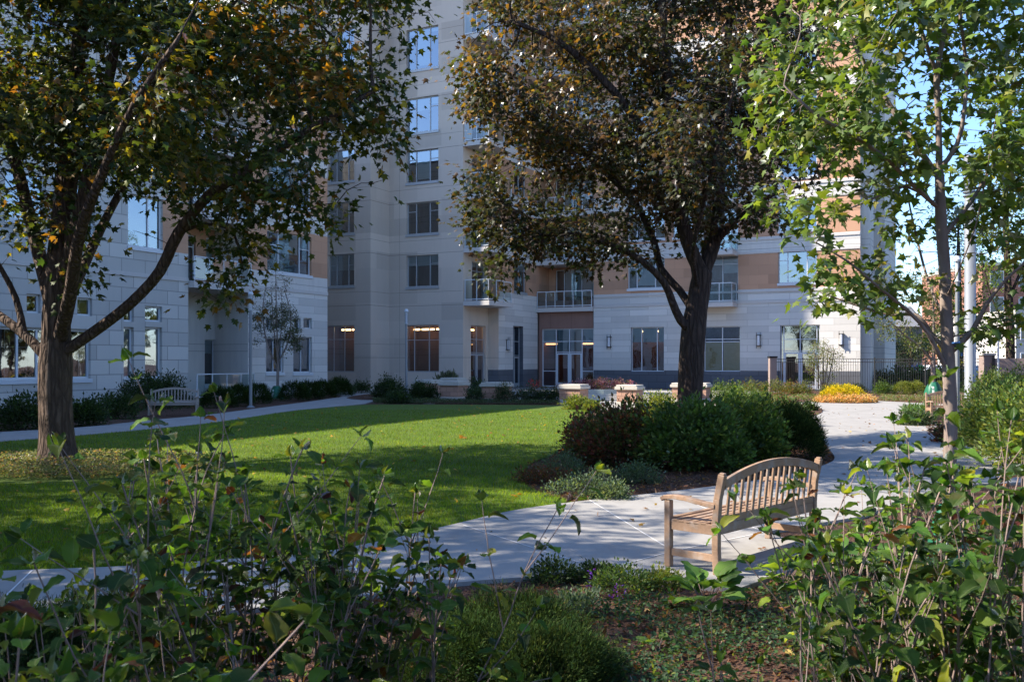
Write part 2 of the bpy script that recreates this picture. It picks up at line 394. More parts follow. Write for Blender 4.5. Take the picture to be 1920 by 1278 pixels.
def tree(name, label, cat, limbs, lobes, trunk_r, leaf_n, leaf_size, palette, leaf_tpl, bark='bark', step=.28, n_att=1600,
         kill=.42, infl=2.6, tip_r=.006, per=None, spread=.22, group=None, twig_lim=.02, patch=None, droop=.35, leafmat='leaf', flare=1.35, seed=1, limb_r=None, gap=.55, gapf=1.7):
    """limbs: polylines of world points, the first one starting at the ground; lobes: (centre xyz, radii xyz)."""
    g=np.random.default_rng(seed)
    base=np.array(limbs[0][0],float)
    nodes=[];par=[];amin=[]
    for li,l in enumerate(limbs):
        d=densify(l,step)
        if li==0: start=-1
        else:
            A=np.array(nodes); start=int(np.argmin(np.linalg.norm(A-d[0],axis=1)))
            d=d[1:]
        p=start
        lr=limb_r[li] if limb_r and li<len(limb_r) else (0,0)
        for qi,q in enumerate(d): nodes.append(q); par.append(p); p=len(nodes)-1; amin.append(lr[0]+(lr[1]-lr[0])*qi/max(1,len(d)-1))
    # attraction points
    vol=np.array([r[0]*r[1]*r[2] for c,r in lobes])**.85; cnt=np.maximum(6,(n_att*vol/vol.sum())).astype(int)
    att=[]
    for (c,r),k in zip(lobes,cnt):
        v=unit(g.normal(size=(k,3)))*(g.random((k,1))**.42); att.append(np.array(c)+v*np.array(r))
    att=np.concatenate(att)
    nd=np.array(nodes); best=np.full(len(att),1e9); bi=np.zeros(len(att),int); done=0
    alive=np.ones(len(att),bool)
    for it in range(90):
        new=nd[done:]
        if len(new)==0: break
        for s in range(0,len(new),400):
            blk=new[s:s+400]
            dd=np.linalg.norm(att[:,None,:]-blk[None,:,:],axis=2); m=dd.argmin(1); v=dd[np.arange(len(att)),m]
            u=v<best; best[u]=v[u]; bi[u]=m[u]+done+s
        done=len(nd)
        alive&=best>kill
        act=alive&(best<(infl if it>3 else infl*1.8))
        if not act.any(): break
        ids=bi[act]; dirs=unit(att[act]-nd[ids])
        uq,inv=np.unique(ids,return_inverse=True)
        acc=np.zeros((len(uq),3)); np.add.at(acc,inv,dirs)
        acc=unit(acc+g.normal(0,.18,acc.shape)+np.array([0,0,.05]))
        npos=nd[uq]+acc*step
        # skip positions already taken
        k=np.linalg.norm(npos-nd[uq],axis=1)>0
        nd=np.concatenate([nd,npos[k]]); par+=list(uq[k])
    n=len(nd); par=np.array(par)
    kids=[[] for _ in range(n)]
    for i in range(1,n): kids[par[i]].append(i)
    tips=np.zeros(n); order=np.argsort(-np.arange(n))
    for i in order:
        if not kids[i]: tips[i]=1
        if par[i]>=0: tips[par[i]]+=tips[i]
    e=math.log(max(tips[0],2))/math.log(trunk_r/tip_r)
    rad=tip_r*tips**(1/e)
    rad[:len(amin)]=np.maximum(rad[:len(amin)],amin)
    # flare at the foot
    hgt=nd[:,2]-base[2]; fl=np.where((np.hypot(nd[:,0]-base[0],nd[:,1]-base[1])<.6)&(hgt<1.0),1+(flare-1)*np.clip(1-hgt/.8,0,1)**2,1)
    rad=rad*fl
    chains=[];stack=[(0,None)]
    while stack:
        i,p=stack.pop(); ch=[i] if p is None else [p,i]
        while kids[i]:
            ks=sorted(kids[i],key=lambda q:-tips[q]); 
            for q in ks[1:]: stack.append((q,i))
            i=ks[0]; ch.append(i)
        r=rad[ch].copy()
        if p is not None: r[0]=min(r[0],r[1]*1.25)
        r[-1]*=.4
        chains.append((nd[ch],r))
    root=empty(name,tuple(base)); tag(root,label,cat,group)
    for i,(p,r) in enumerate(chains): chains[i]=(p-base,r)
    tubes(chains,'trunk',M[bark],root,knob=.06)
    # leaves on thin wood
    thin=np.where((rad<twig_lim)&(np.arange(n)>len(nodes)*0))[0]
    thin=thin[(tips[thin]<=6)]
    q=nd[thin]; ph=g.random(9)*6.28
    f=np.sin(q[:,0]*gapf+ph[0])*np.sin(q[:,1]*gapf*.9+ph[1])+np.sin(q[:,2]*gapf*1.1+q[:,0]*gapf*.5+ph[2])*.8+np.sin(q[:,0]*gapf*2.7+ph[3])*np.sin(q[:,2]*gapf*2.9+ph[4])*np.cos(q[:,1]*gapf*2.3+ph[5])*.9
    wt=np.clip((f+gap)*1.3,.03,1.0); wt/=wt.sum()
    idx=g.choice(thin,leaf_n,p=wt); 
    ctr=nd[idx]-base; par_=par[idx]; tdir=unit(nd[idx]-nd[np.maximum(par_,0)]+1e-6)
    off=g.normal(0,spread,(leaf_n,3)); off[:,2]*=.8
    P=ctr+off
    D=unit(unit(off)*.9+tdir*.5+g.normal(0,.35,(leaf_n,3))+np.array([0,0,-droop]))
    N=unit(np.array([0,0,1.0])+g.normal(0,.55,(leaf_n,3)))
    # colour: clump-wise
    nc=pick(palette,n); cols=nc[idx]
    own=pick(palette,leaf_n); sel=g.random(leaf_n)<.45; cols=np.where(sel[:,None],own,cols)
    if patch is not None: cols=patch(P+base,cols,g)
    cols=jitter(cols,.2)
    sz=leaf_size*np.clip(g.normal(1,.22,leaf_n),.5,1.6)
    leaf_cloud('crown',P,D,N,sz,cols,leaf_tpl,M[leafmat],root)
    return root

def lob(px,py,rx,ry,y,ry_m):
    s=y/F; return (W(px,py,y),(rx*s,ry_m,ry*s))
def line(y, pts):                 # pts (px,py[,dy])
    return [W(p[0],p[1],y+(p[2] if len(p)>2 else 0)) for p in pts]

# ------------------------------------------------------------------ shrubs
def shrub(name,label,cat,x,y,rx,ry,h,n_cl,per,tpl,size,palette,group=None,spread=.06,mat='leaf',stems=14,stem_mat='twig',
          low=.12,up=.35,shell=.5,seed=0,cj=.22,lump=.22,flat=False,z0=0.0,parent=None,stem_r=.006):
    g=np.random.default_rng(seed+int(abs(x*131+y*977)))
    root=empty(name,(x,y,z0)); tag(root,label,cat,group)
    u=unit(g.normal(size=(n_cl,3))); u[:,2]=np.abs(u[:,2])
    ph=g.random(6)*6.28
    az=np.arctan2(u[:,1],u[:,0])
    lf=1+lump*(np.sin(az*2+ph[0])*.5+np.sin(az*3+ph[1]+u[:,2]*3)*.5+np.sin(az*5+ph[2]-u[:,2]*5)*.45)
    r=(shell+(1-shell)*g.random(n_cl)**.6)*lf
    Cc=u*r[:,None]*np.array([rx,ry,h*(1-low)]); Cc[:,2]+=h*low
    n=n_cl*per; idx=np.repeat(np.arange(n_cl),per)
    off=g.normal(0,spread,(n,3)); P=Cc[idx]+off; P[:,2]=np.maximum(P[:,2],.02)
    D=unit(u[idx]*.7+unit(off)*.7+np.array([0,0,up])+g.normal(0,.3,(n,3)))
    N=unit(np.array([0,0,1.0])*.8+u[idx]*.5+g.normal(0,.45,(n,3)))
    cl=pick(palette,n_cl)[idx]; own=pick(palette,n); cols=np.where((g.random(n)<.4)[:,None],own,cl)
    sz=size*np.clip(g.normal(1,.22,n),.5,1.6)
    if tpl is T_VIB: leaf_cloud('foliage',P,D,N,sz,jitter(cols,cj),tpl,M[mat],root,uv=T_VIB[2])
    else: leaf_cloud('foliage',P,D,N,sz,jitter(cols,cj),tpl,M[mat],root)
    if stems:
        ch=[]
        for k in range(stems):
            c=Cc[g.integers(n_cl)]; b=np.array([g.normal(0,rx*.18),g.normal(0,ry*.18),-.02]); mid=(b+c)/2+g.normal(0,rx*.08,3)+np.array([0,0,.05*h])
            pts=np.array(densify([b,mid,c],h/5)); ch.append((pts,np.linspace(stem_r*1.6,stem_r*.5,len(pts))))
        tubes(ch,'stems',M[stem_mat],root)
    return root

# ------------------------------------------------------------------ ground sheets
def sheet(name, poly, z, mat, kind='structure', smooth=True, extra=None):
    me=bpy.data.meshes.new(name)
    pts=[Vector((p[0],p[1],0)) for p in poly]
    tris=tessellate_polygon([pts])
    me.from_pydata([(p.x,p.y,z) for p in pts],[],[tuple(t) for t in tris])
    for p in me.polygons:
        if p.normal.z<0: p.flip()
    me.materials.append(mat); me.update()
    # rim down to the ground
    import bmesh
    bm=bmesh.new(); bm.from_mesh(me)
    be=[e for e in bm.edges if e.is_boundary]
    r=bmesh.ops.extrude_edge_only(bm,edges=be)
    for v in r['geom']:
        if isinstance(v,bmesh.types.BMVert): v.co.z=-.02
    bmesh.ops.recalc_face_normals(bm,faces=bm.faces)
    bm.to_mesh(me); bm.free()
    o=link(name,me); tag(o,kind=kind); return o
def smoothpoly(pts, k=6, sharp=()):
    out=[]; n=len(pts); P=[np.array(p) for p in pts]
    for i in range(n):
        p0,p1,p2,p3=P[i-1],P[i],P[(i+1)%n],P[(i+2)%n]
        if i in sharp: p0=p1
        if (i+1)%n in sharp: p3=p2
        for j in range(k):
            t=j/k; out.append(tuple(.5*((2*p1)+(-p0+p2)*t+(2*p0-5*p1+4*p2-p3)*t*t+(-p0+3*p1-3*p2+p3)*t**3)))
    return out
def inside(P, poly):
    x,y=P[:,0],P[:,1]; c=np.zeros(len(P),bool); n=len(poly)
    for i in range(n):
        x1,y1=poly[i]; x2,y2=poly[(i+1)%n]
        m=((y1>y)!=(y2>y))&(x<(x2-x1)*(y-y1)/((y2-y1) or 1e-9)+x1); c^=m
    return c
# ------------------------------------------------------------------ the ground
sheet('ground', [(-400,-300),(400,-300),(400,900),(-400,900)], 0.0, M['mulch'])
lawn_px=[(-420,858),(-150,842),(0,830),(150,818),(389,795),(551,771),(675,760),(760,759),(1000,760),(1060,762),(1100,768),(1090,785),(1078,815),(1045,848),(1000,868),(983,888),(990,915),(1078,945),(960,962),(850,988),(650,1033),(520,1047),(250,1067),(0,1077),(-420,1098)]
lawn_poly=smoothpoly([G(*p) for p in lawn_px],4,sharp=(0,24,12,17))
sheet('lawn', lawn_poly, .022, M['lawn'])
front=[(-700,1106),(-420,1098),(0,1077),(250,1067),(520,1047),(650,1033),(850,988),(960,962),(1078,945),(1250,926),(1400,907),(1500,888),(1552,872),(1565,860),(1552,840),(1538,815),(1530,792),(1515,778),(1530,772),(1600,766),(1680,766),(1707,794),(1744,795),(1850,800),(1980,806),(1980,826),(1850,822),(1729,806),(1770,829),(1860,850),(2050,856),(2050,905),(1880,910),(1780,916),(1700,940),(1620,972),(1432,1003),(1500,1022),(1568,1046),(1380,1112),(1225,1098),(1132,1076),(1000,1088),(850,1100),(600,1135),(300,1165),(0,1192),(-700,1225)]
path_poly=smoothpoly([G(*p) for p in front],4,sharp=(0,20,21,22,23,24,25,26,27,28,29,30,31,34,35,36,37,38,39,40,45))
sheet('path', path_poly, .035, M['concrete'])
leftp=[(-500,845),(0,812),(150,803),(285,789),(380,780),(480,767),(600,751),(682,738),(730,736),(735,744),(690,756),(675,758.5),(551,771),(389,795),(150,818),(0,830),(-500,866)]
sheet('path', smoothpoly([G(*p) for p in leftp],4,sharp=(0,8,9,16)), .035, M['concrete'])
plz=[G(1040,756),G(1100,769),G(1300,769),G(1460,765),G(1600,770),G(1700,769),G(1900,772),G(1900,765),G(1640,752),(16,52),(13.4,58.0),(1.5,63.5),(-2.0,60),(-3.0,57.2),(-8.2,59.8),(-9.6,55),(-9.6,50)]
plz_poly=[G(690,751)]+[G(800,757)]+plz
sheet('plaza', plz_poly, .028, M['concrete'])
drive=[(20,50.5),(26.5,48.5),(34,78),(60,84),(60,92),(20,92),(22,70)]
sheet('driveway', drive, .03, M['asphalt'])
sheet('road', [(-200,96),(200,96),(200,108),(-200,108)], .02, M['asphalt'])
def joints(lines, z, mat='joint', w=.014):
    mb=MB()
    for pts in lines:
        q=[G(*p) for p in pts]
        for a,b in zip(q[:-1],q[1:]):
            d=Vector((b[0]-a[0],b[1]-a[1],0)).normalized(); n=Vector((-d.y,d.x,0))*w/2
            A=Vector((*a,z)); B=Vector((*b,z)); mb.quad(A-n,B-n,B+n,A+n)
    o=mb.build('path_joint',M[mat]); tag(o,kind='structure'); return o
joints([[(868,990),(985,1029),(1070,1056),(1131,1075)],[(1105,942),(1262,1040)],[(640,1036),(700,1121)],[(60,1077),(-60,1195)],[(1131,1075),(1262,1040),(1432,1004)],[(1250,928),(1432,1003)]],.039)  # pale joints, sun on their edges painted in
joints([[(-150,1090),(-330,1205)],[(240,1068),(170,1176)],[(560,1044),(560,1139)],[(1536,812),(1729,806)],[(1548,832),(1770,829)],[(1502,888),(1700,939)],[(330,785),(400,793)],[(90,808),(160,817)],[(560,757),(610,764)],[(640,745),(680,751)]],.039,'joint_dark',.012)
# mulch beds lying on the plaza
def bed(poly, z=.05, name='planting_bed'):
    return sheet(name, poly, z, M['mulch'])
def disc(x,y,rx,ry,n=28,ph=0.): return [(x+rx*math.cos(2*math.pi*i/n+ph),y+ry*math.sin(2*math.pi*i/n+ph)) for i in range(n)]
bed(smoothpoly([G(*p) for p in [(700,753),(860,757.5),(1050,757.5),(1062,753),(880,748),(760,741),(735,741)]],3))
bed(smoothpoly([G(*p) for p in [(1335,757),(1370,761.5),(1450,758),(1560,751.5),(1640,750),(1700,755),(1830,757),(1900,752),(1900,740),(1660,736),(1450,737),(1345,745)]],3))
mc=G(1602,757); bed(disc(mc[0],mc[1]+1.1,1.42,1.15))
sb=G(1490,770); bed(smoothpoly([G(*p) for p in [(1440,777),(1500,783),(1538,777),(1536,766),(1490,757),(1440,757)]],4))
bed(smoothpoly([G(*p) for p in [(650,747),(700,751),(745,741.5),(700,739)]],3))
bed([(-8.4,59.4),(-3.2,56.7),(-3.3,55.6),(-8.6,58.0)])
bed([(5.6,62.2),(13.2,58.6),(12.6,57.4),(5.2,61.0)])

# grass blades
def grass():
    n=330000
    y=7.5*np.exp(rng.random(n)*math.log(34/7.5)); x=(rng.random(n)*2100-120-CX)/F*y
    y=y+0; P=np.stack([x,y],1)
    k=inside(P,lawn_poly); P=P[k]; n=len(P)
    bx,by=G(110,880); k=((P[:,0]-bx)/3.0)**2+((P[:,1]-by)/2.0)**2>1; P=P[k]; n=len(P)
    h=.030+.022*rng.random(n)+.004*(P[:,1]/10); w=.0022+.0006*P[:,1]/8
    a=rng.random(n)*6.28; dx=np.cos(a)*w; dy=np.sin(a)*w
    lean=rng.normal(0,.018,(n,2))
    V=np.empty((n,3,3)); V[:,0,0]=P[:,0]-dx;V[:,0,1]=P[:,1]-dy;V[:,0,2]=.02
    V[:,1,0]=P[:,0]+dx;V[:,1,1]=P[:,1]+dy;V[:,1,2]=.02
    V[:,2,0]=P[:,0]+lean[:,0];V[:,2,1]=P[:,1]+lean[:,1];V[:,2,2]=.02+h
    c=jitter(pick([((.13,.225,.014),5),((.18,.28,.02),3),((.10,.16,.012),3),((.27,.25,.06),.8)],n),.2)
    mo=1+.16*np.sin(P[:,0]*1.1+P[:,1]*.35)*np.sin(P[:,1]*.9)+.13*np.sin(P[:,0]*3.3+1)*np.sin(P[:,1]*2.7)+.10*np.sign(np.sin((P[:,0]*.45+P[:,1]*.9)*5.2)); c=c*mo[:,None]
    dry=np.sin(P[:,0]*2.1+4)*np.sin(P[:,1]*1.7+2)>.75; c[dry]=c[dry]*np.array([1.25,1.05,1.2])
    o=npmesh('grass',V.reshape(-1,3),np.arange(3*n).reshape(-1,3),M['blade'],col=np.repeat(c,3,0))
    tag(o,'short mown green grass of the lawn','grass',kind='stuff')
grass()
# mulch chips and fallen leaves
def scatter_chips(polys, dens, name, label, mat, cols, size, flat=.35, tpl=None):
    PP=[]
    for poly,z in polys:
        a=np.array(poly); lo,hi=a.min(0),a.max(0); n=int(dens*(hi-lo).prod()); P=lo+(hi-lo)*rng.random((n,2))
        P=P[inside(P,poly)]; PP.append(np.concatenate([P,np.full((len(P),1),z)+rng.random((len(P),1))*.02],1))
    P=np.concatenate(PP); n=len(P)
    D=rng.normal(0,1,(n,3)); D[:,2]*=flat; N=np.tile([0,0,1.],(n,1))+rng.normal(0,.35,(n,3))
    V=np.array([(-.16,0,0),(.16,0,.02),(.13,1,0),(-.13,1,.03)]); t=(V,np.array([(0,1,2),(0,2,3)])) if tpl is None else tpl
    o=leaf_cloud(name,P,D,N,size*np.clip(rng.normal(1,.4,n),.3,2),jitter(pick(cols,n),.3),t,M[mat],None)
    return tag(o,label,name.replace('_',' '),kind='stuff')
island=[G(*p) for p in [(983,885),(995,915),(1080,944),(1250,925),(1400,906),(1500,887),(1552,871),(1565,860),(1530,800),(1515,775),(1330,780),(1090,790),(1045,848)]]
front_bed=[(-3.5,1.5)]+[G(*p) for p in [(0,1210),(300,1172),(600,1140),(850,1105),(1000,1090),(1132,1078),(1225,1100),(1380,1114),(1568,1048)]]+[(4.5,9.6),(7.5,11.8),(9.5,11.0),(9,6),(5,1.5)]
chipc=[((.17,.08,.045),5),((.08,.04,.025),5),((.27,.15,.09),2)]
scatter_chips([(island,.0),(front_bed,.0)],520,'mulch_chips','scattered shreds of brown bark mulch on the beds','leaf',chipc,.045)
scatter_chips([([G(*p) for p in [(0,800),(620,738),(600,725),(0,790)]],.0)],60,'fallen_leaves','dry fallen leaves in the shaded bed by the stone wing','leaf',[((.2,.1,.04),2),((.12,.08,.04),2)],.07)
litc=[((.35,.16,.07),3),((.24,.09,.05),3),((.40,.28,.10),2)]
scatter_chips([([G(*p) for p in [(1100,1085),(1300,1100),(1500,1080),(1650,1000),(1900,980),(1920,1270),(1100,1270)]],.01),(island,.01)],26,'leaf_litter','curled brown leaves lying on the mulch','leaf',litc,.055,tpl=T_OVAL)
tc=G(110,880)
scatter_chips([(disc(tc[0]+.6,tc[1]+.3,3.6,2.6),.03),(lawn_poly,.045)],.9,'lawn_leaves','a few yellow leaves dropped on the grass','leaf',[((.45,.26,.05),3),((.3,.14,.05),2)],.07,tpl=T_MAPLE_LO)

scatter_chips([(path_poly,.04)],1.6,'path_leaves','small dry leaves blown onto the concrete path','leaf',[((.30,.16,.05),3),((.18,.09,.04),3),((.40,.30,.08),1)],.055,tpl=T_MAPLE_LO)
# ------------------------------------------------------------------ buildings, in a frame turned with the facades
TH=R(27); ct,st=math.cos(TH),math.sin(TH)
def kv(px): return (px-CX)/F
def on_v(px,v):      # facade v = const: returns u, distance
    k=kv(px); Y=v/(st*k+ct); X=k*Y; return X*ct-Y*st, Y
def on_u(px,u):
    k=kv(px); Y=u/(ct*k-st); X=k*Y; return X*st+Y*ct, Y
def zat(py,Y): return EYE+(HY-py)*Y/F
class Wall:
    """one straight facade with real openings"""
    def __init__(s,root,axis,const,a,b,z0,z1,matf,mlist,thick=.3,name='wall',label=None):
        s.root=root; s.ax=axis; s.c=const; s.a=min(a,b); s.b=max(a,b); s.z0=z0; s.z1=z1; s.matf=matf; s.ml=mlist; s.holes=[]; s.th=thick; s.name=name
    def p(s,t,z,d):
        return (t,s.c+d,z) if s.ax=='v' else (s.c-d,t,z)
    def px(s,px):
        return on_v(px,s.c) if s.ax=='v' else on_u(px,s.c)
    def rect(s,x0,x1,y0,y1):
        a,Ya=s.px(x0); b,Yb=s.px(x1); Y=(Ya+Yb)/2; return (min(a,b),max(a,b),zat(y1,Y),zat(y0,Y))
    def hole(s,r): s.holes.append(r)
    def bx(s,mb,t0,t1,z0,z1,d0,d1,m=0):
        if s.ax=='v': mb.box(t0,t1,s.c+d0,s.c+d1,z0,z1,m)
        else: mb.box(s.c-d1,s.c-d0,t0,t1,z0,z1,m)
    def done(s, zs=()):
        T=sorted({round(x,4) for x in [s.a,s.b]+[h[i] for h in s.holes for i in (0,1)] if s.a-1e-6<=x<=s.b+1e-6})
        Z=sorted({round(x,4) for x in [s.z0,s.z1]+list(zs)+[h[i] for h in s.holes for i in (2,3)] if s.z0-1e-6<=x<=s.z1+1e-6})
        mb=MB()
        for i in range(len(T)-1):
            for j in range(len(Z)-1):
                t=(T[i]+T[i+1])/2; z=(Z[j]+Z[j+1])/2
                if any(h[0]<t<h[1] and h[2]<z<h[3] for h in s.holes): continue
                mb.quad(s.p(T[i],Z[j],0),s.p(T[i+1],Z[j],0),s.p(T[i+1],Z[j+1],0),s.p(T[i],Z[j+1],0),s.matf(t,z))
        for h in s.holes:
            t0,t1,z0,z1=max(h[0],s.a),min(h[1],s.b),max(h[2],s.z0),min(h[3],s.z1); m=s.matf((t0+t1)/2,z0-.05)
            mb.quad(s.p(t0,z0,0),s.p(t0,z1,0),s.p(t0,z1,s.th),s.p(t0,z0,s.th),m)
            mb.quad(s.p(t1,z0,0),s.p(t1,z1,0),s.p(t1,z1,s.th),s.p(t1,z0,s.th),m)
            mb.quad(s.p(t0,z0,0),s.p(t1,z0,0),s.p(t1,z0,s.th),s.p(t0,z0,s.th),m)
            mb.quad(s.p(t0,z1,0),s.p(t1,z1,0),s.p(t1,z1,s.th),s.p(t0,z1,s.th),m)
        return mb.build(s.name,[M[q] for q in s.ml],s.root)
    def window(s,r,cols=(0.,1.),rows=(0.,),trans=None,blind=0,bm='blind',frame='white_metal',rec=.14,fw=.055,room='room',strip=None,sill=True,doors=(),name='window',depth=1.6,grid=False):
        """cols: fractions of the mullions; trans: [(height fraction, col indexes)]; blind: lowered share of the top"""
        s.hole(r); t0,t1,z0,z1=r
        w=t1-t0; h=z1-z0; mb=MB(); d0=rec; d1=rec+.06
        s.bx(mb,t0,t1,z0,z0+fw,d0,d1); s.bx(mb,t0,t1,z1-fw,z1,d0,d1)
        ws=[t0+c*w for c in cols]
        for i,x in enumerate(ws):
            a=x if i==0 else x-fw if i==len(ws)-1 else x-fw/2
            s.bx(mb,a,a+fw,z0+fw,z1-fw,d0-.004,d1-.004)
        for (fr,cs) in (trans or []):
            for c in cs:
                s.bx(mb,ws[c]+fw/2,ws[c+1]-fw/2,z0+fr*h-fw*.4,z0+fr*h+fw*.4,d0+.003,d1-.01)
        for (c,zt) in doors:     # door leaves: stiles round a column
            a,b=ws[c]+fw/2,ws[c+1]-fw/2; q=.10
            s.bx(mb,a,a+q,z0+fw,z0+zt*h,d0-.012,d1-.012); s.bx(mb,b-q,b,z0+fw,z0+zt*h,d0-.012,d1-.012)
            s.bx(mb,a+q,b-q,z0+fw,z0+fw+.22,d0-.012,d1-.012); s.bx(mb,a+q,b-q,z0+zt*h-.1,z0+zt*h,d0-.012,d1-.012)
        if sill: s.bx(mb,t0-.05,t1+.05,z0-.16,z0-.005,-.06,.10)
        f=mb.build(name,M[frame],s.root)
        g=MB(); g.quad(s.p(t0+.01,z0+.01,d0+.035),s.p(t1-.01,z0+.01,d0+.035),s.p(t1-.01,z1-.01,d0+.035),s.p(t0+.01,z1-.01,d0+.035)); g.build('pane',M['glass'],f)
        if blind:
            bl=MB()
            seg=blind if hasattr(blind,'__len__') else [blind]*(len(ws)-1)
            for c,sh in enumerate(seg):
                if sh<0: s.bx(bl,ws[c]+.05,ws[c+1]-.05,z0+.06,z0+.06-sh*(h-.06),d0+.09,d0+.10)
                if sh>0: s.bx(bl,ws[c]+.05,ws[c+1]-.05,z1-.04-sh*(h-.06),z1-.04,d0+.09,d0+.10)
            bl.build('blind',M[bm],f)
        if grid:
            gb=MB()
            for c in range(len(ws)-1):
                a,b=ws[c],ws[c+1]
                s.bx(gb,(a+b)/2-.008,(a+b)/2+.008,z0+fw,z1-fw,d0+.045,d0+.055); s.bx(gb,a+fw,b-fw,z0+h*.62,z0+h*.62+.016,d0+.057,d0+.067)
            gb.build('glazing_bars',M['white_metal'],f)
        rm=MB(); D=depth; e=.25; t0_,t1_=t0-.02,t1+.02
        a,b,c_,d_=[(t0_,z0-.02),(t1_,z0-.02),(t1_,z1+.02),(t0_,z1+.02)]
        rm.quad(s.p(*a,D),s.p(*b,D),s.p(*c_,D),s.p(*d_,D))
        for q,r_ in ((a,b),(b,c_),(c_,d_),(d_,a)): rm.quad(s.p(*q,.31),s.p(*r_,.31),s.p(*r_,D),s.p(*q,D))
        rm.build('interior',M[room],f)
        if strip:
            lb=MB()
            for c in strip:
                s.bx(lb,ws[c]+.12,ws[c+1]-.10,z1-.30,z1-.20,.8,.95)
            lb.build('ceiling_lamp',M['lamp_glow'],f)
        return f
def railing(root,pts,z,h=1.05,name='railing',posts=.9,loc=True):
    mb=MB(); g=MB()
    for a,b in zip(pts[:-1],pts[1:]):
        A=Vector((*a,z)); B=Vector((*b,z)); L=(B-A).length; n=max(1,round(L/posts))
        mb.bar(A+Vector((0,0,h)),B+Vector((0,0,h)),.06,.05); mb.bar(A+Vector((0,0,.10)),B+Vector((0,0,.10)),.05,.05)
        for i in range(n+1):
            p=A.lerp(B,i/n); mb.bar(p,p+Vector((0,0,h-.03)),.045,.045,up=(0,1,0))
        d=(B-A).normalized(); A2=A+d*.03; B2=B-d*.03
        g.quad(A2+Vector((0,0,.14)),B2+Vector((0,0,.14)),B2+Vector((0,0,h-.04)),A2+Vector((0,0,h-.04)))
    r=mb.build(name,M['white_metal'],root); g.build('glass_panel',M['rail_glass'],r); return r
UW=-32.9; VE=41.83; VT=47.84; UT=-34.27; VM=49.88; U1=-28.8; VA=53.1; U2=-28.02; VR=58.95; UR_=on_v(1613,VR)[0]; UL=on_v(1113,VR)[0]
# ---- the stone wing on the left
wing=empty('apartment_building',(0,0,0),-TH); tag(wing,'long pale stone wing with tan panels and glass balconies along the left path','building')
V353=on_u(353,UW)[0]; V465=on_u(465,UW)[0]
def wm_far(t,z):
    q=[(6.4,8.75),(9.7,12.0),(12.95,15.2)]
    if z<5.45: return 1
    return 2 if any(a<z<b for a,b in q) else 3
vw0,vw1=on_u(498,UW)[0],on_u(588,UW)[0]
def wm_far2(t,z):
    k=wm_far(t,z)
    return k
WL=['stone','stone_fine','tan','stone_plain']
a=Wall(wing,'u',UW,V465,VE,0,16.3,wm_far2,WL)
a.window(a.rect(499,532,633,698),(0,.5,1),frame='white_metal'); a.window(a.rect(550,585,631,698),(0,.5,1))
for x0,x1 in ((498,510),(516,530),(552,564),(569,585)): a.window(a.rect(x0,x1,596,616),(0,1),sill=False,depth=.8)
for y0,y1,bl in ((438,512,(0,.5,.3)),(305,383,(.3,.55,.2)),(158,240,(.2,.4,.5)),):
    a.window(a.rect(501,584,y0,y1),(0,.28,.76,1),trans=[(.66,(0,2))],blind=bl)
a.done((5.45,6.4,8.75,9.7,12.0,12.95,15.2))
# recessed balcony bay
b=Wall(wing,'u',UW-2.2,V353,V465,0,16.3,lambda t,z:0 if z>5.5 else 1,['tan','stone_plain'])
for k in range(4):
    z0=5.75+3.25*k
    b.window((V353+1.0,V353+2.6,z0,z0+2.3),(0,.5,1),trans=[(.75,(0,1))],frame='white_metal',sill=False)
    b.window((V353+3.3,V353+4.7,z0+.7,z0+2.3),(0,.5,1),frame='white_metal',blind=(.6,.3))
b.window((V353+.5,V353+1.75,.1,2.9),(0,1),trans=[(.76,(0,))],doors=((0,.74),),sill=False,name='door'); b.window((V353+.55,V353+1.7,3.35,4.1),(0,1),sill=False,depth=.8)
b.window((V353+3.2,V353+4.6,.6,2.9),(0,.5,1),blind=.3)
b.done((5.5,))
for nm,vv,sg in (('wall',V353,1),('wall',V465,-1)):
    mb=MB(); mb.quad((UW,vv,0),(UW-2.2,vv,0),(UW-2.2,vv,16.3),(UW,vv,16.3)); mb.build(nm,M['stone_plain'],wing)
for k in range(4):
    z=5.5+3.25*k; mb=MB(); mb.box(UW-2.19,UW+.35,V353+.01,V465-.01,z-.3,z); bl=mb.build('balcony',M['slab'],wing)
    railing(bl,[(UW+.28,V353+.1),(UW+.28,V465-.1)],z,1.15)
    mb=MB(); mb.box(UW-.05,UW+.03,V353+.012,V465-.012,z-3.25+2.45,z-.31) if False else None
mb=MB(); railing(wing,[(UW+.5,V353+.05),(UW+.5,V465-.1)],.05,1.15,'patio_railing',posts=1.0)
# near part of the wing
def wm_near(t,z):
    v1=on_u(303,UW)[0]
    if t>v1 and any(p<z<q for p,q in ((6.75,9.3),(10.1,12.6),(13.3,15.3))): return 2
    return 0
c=Wall(wing,'u',UW,-22,V353,0,15.2 if False else 16.3,wm_near,WL)
c.window(c.rect(-8,170,615,711),(0,.23,.43,.57,.79,1),grid=True,fw=.09,blind=0); 
c.window(c.rect(50,76,551,587),(0,1),sill=False,fw=.08,depth=.8); c.window(c.rect(145,173,558,592),(0,1),sill=False,fw=.08,depth=.8); c.window(c.rect(-30,0,545,586),(0,1),sill=False,fw=.08,depth=.8)
for x0,x1 in ((232,251),(272,304)):
    c.window(c.rect(x0,x1,613,709),(0,1),fw=.09,blind=1.0,bm='curtain',rec=.16); c.window(c.rect(x0,x1,574,603),(0,1),sill=False,fw=.08,depth=.8)
c.window(c.rect(240,305,368,465),(0,.62,1),fw=.07); c.window(c.rect(143,178,352,441),(0,.5,1),fw=.07,blind=.4); c.window(c.rect(10,86,318,414),(0,.55,1),fw=.07)
c.window(c.rect(240,305,215,318),(0,.62,1),fw=.07); c.window(c.rect(10,86,132,236),(0,.55,1),fw=.07); c.window(c.rect(143,178,190,285),(0,.5,1),fw=.07)
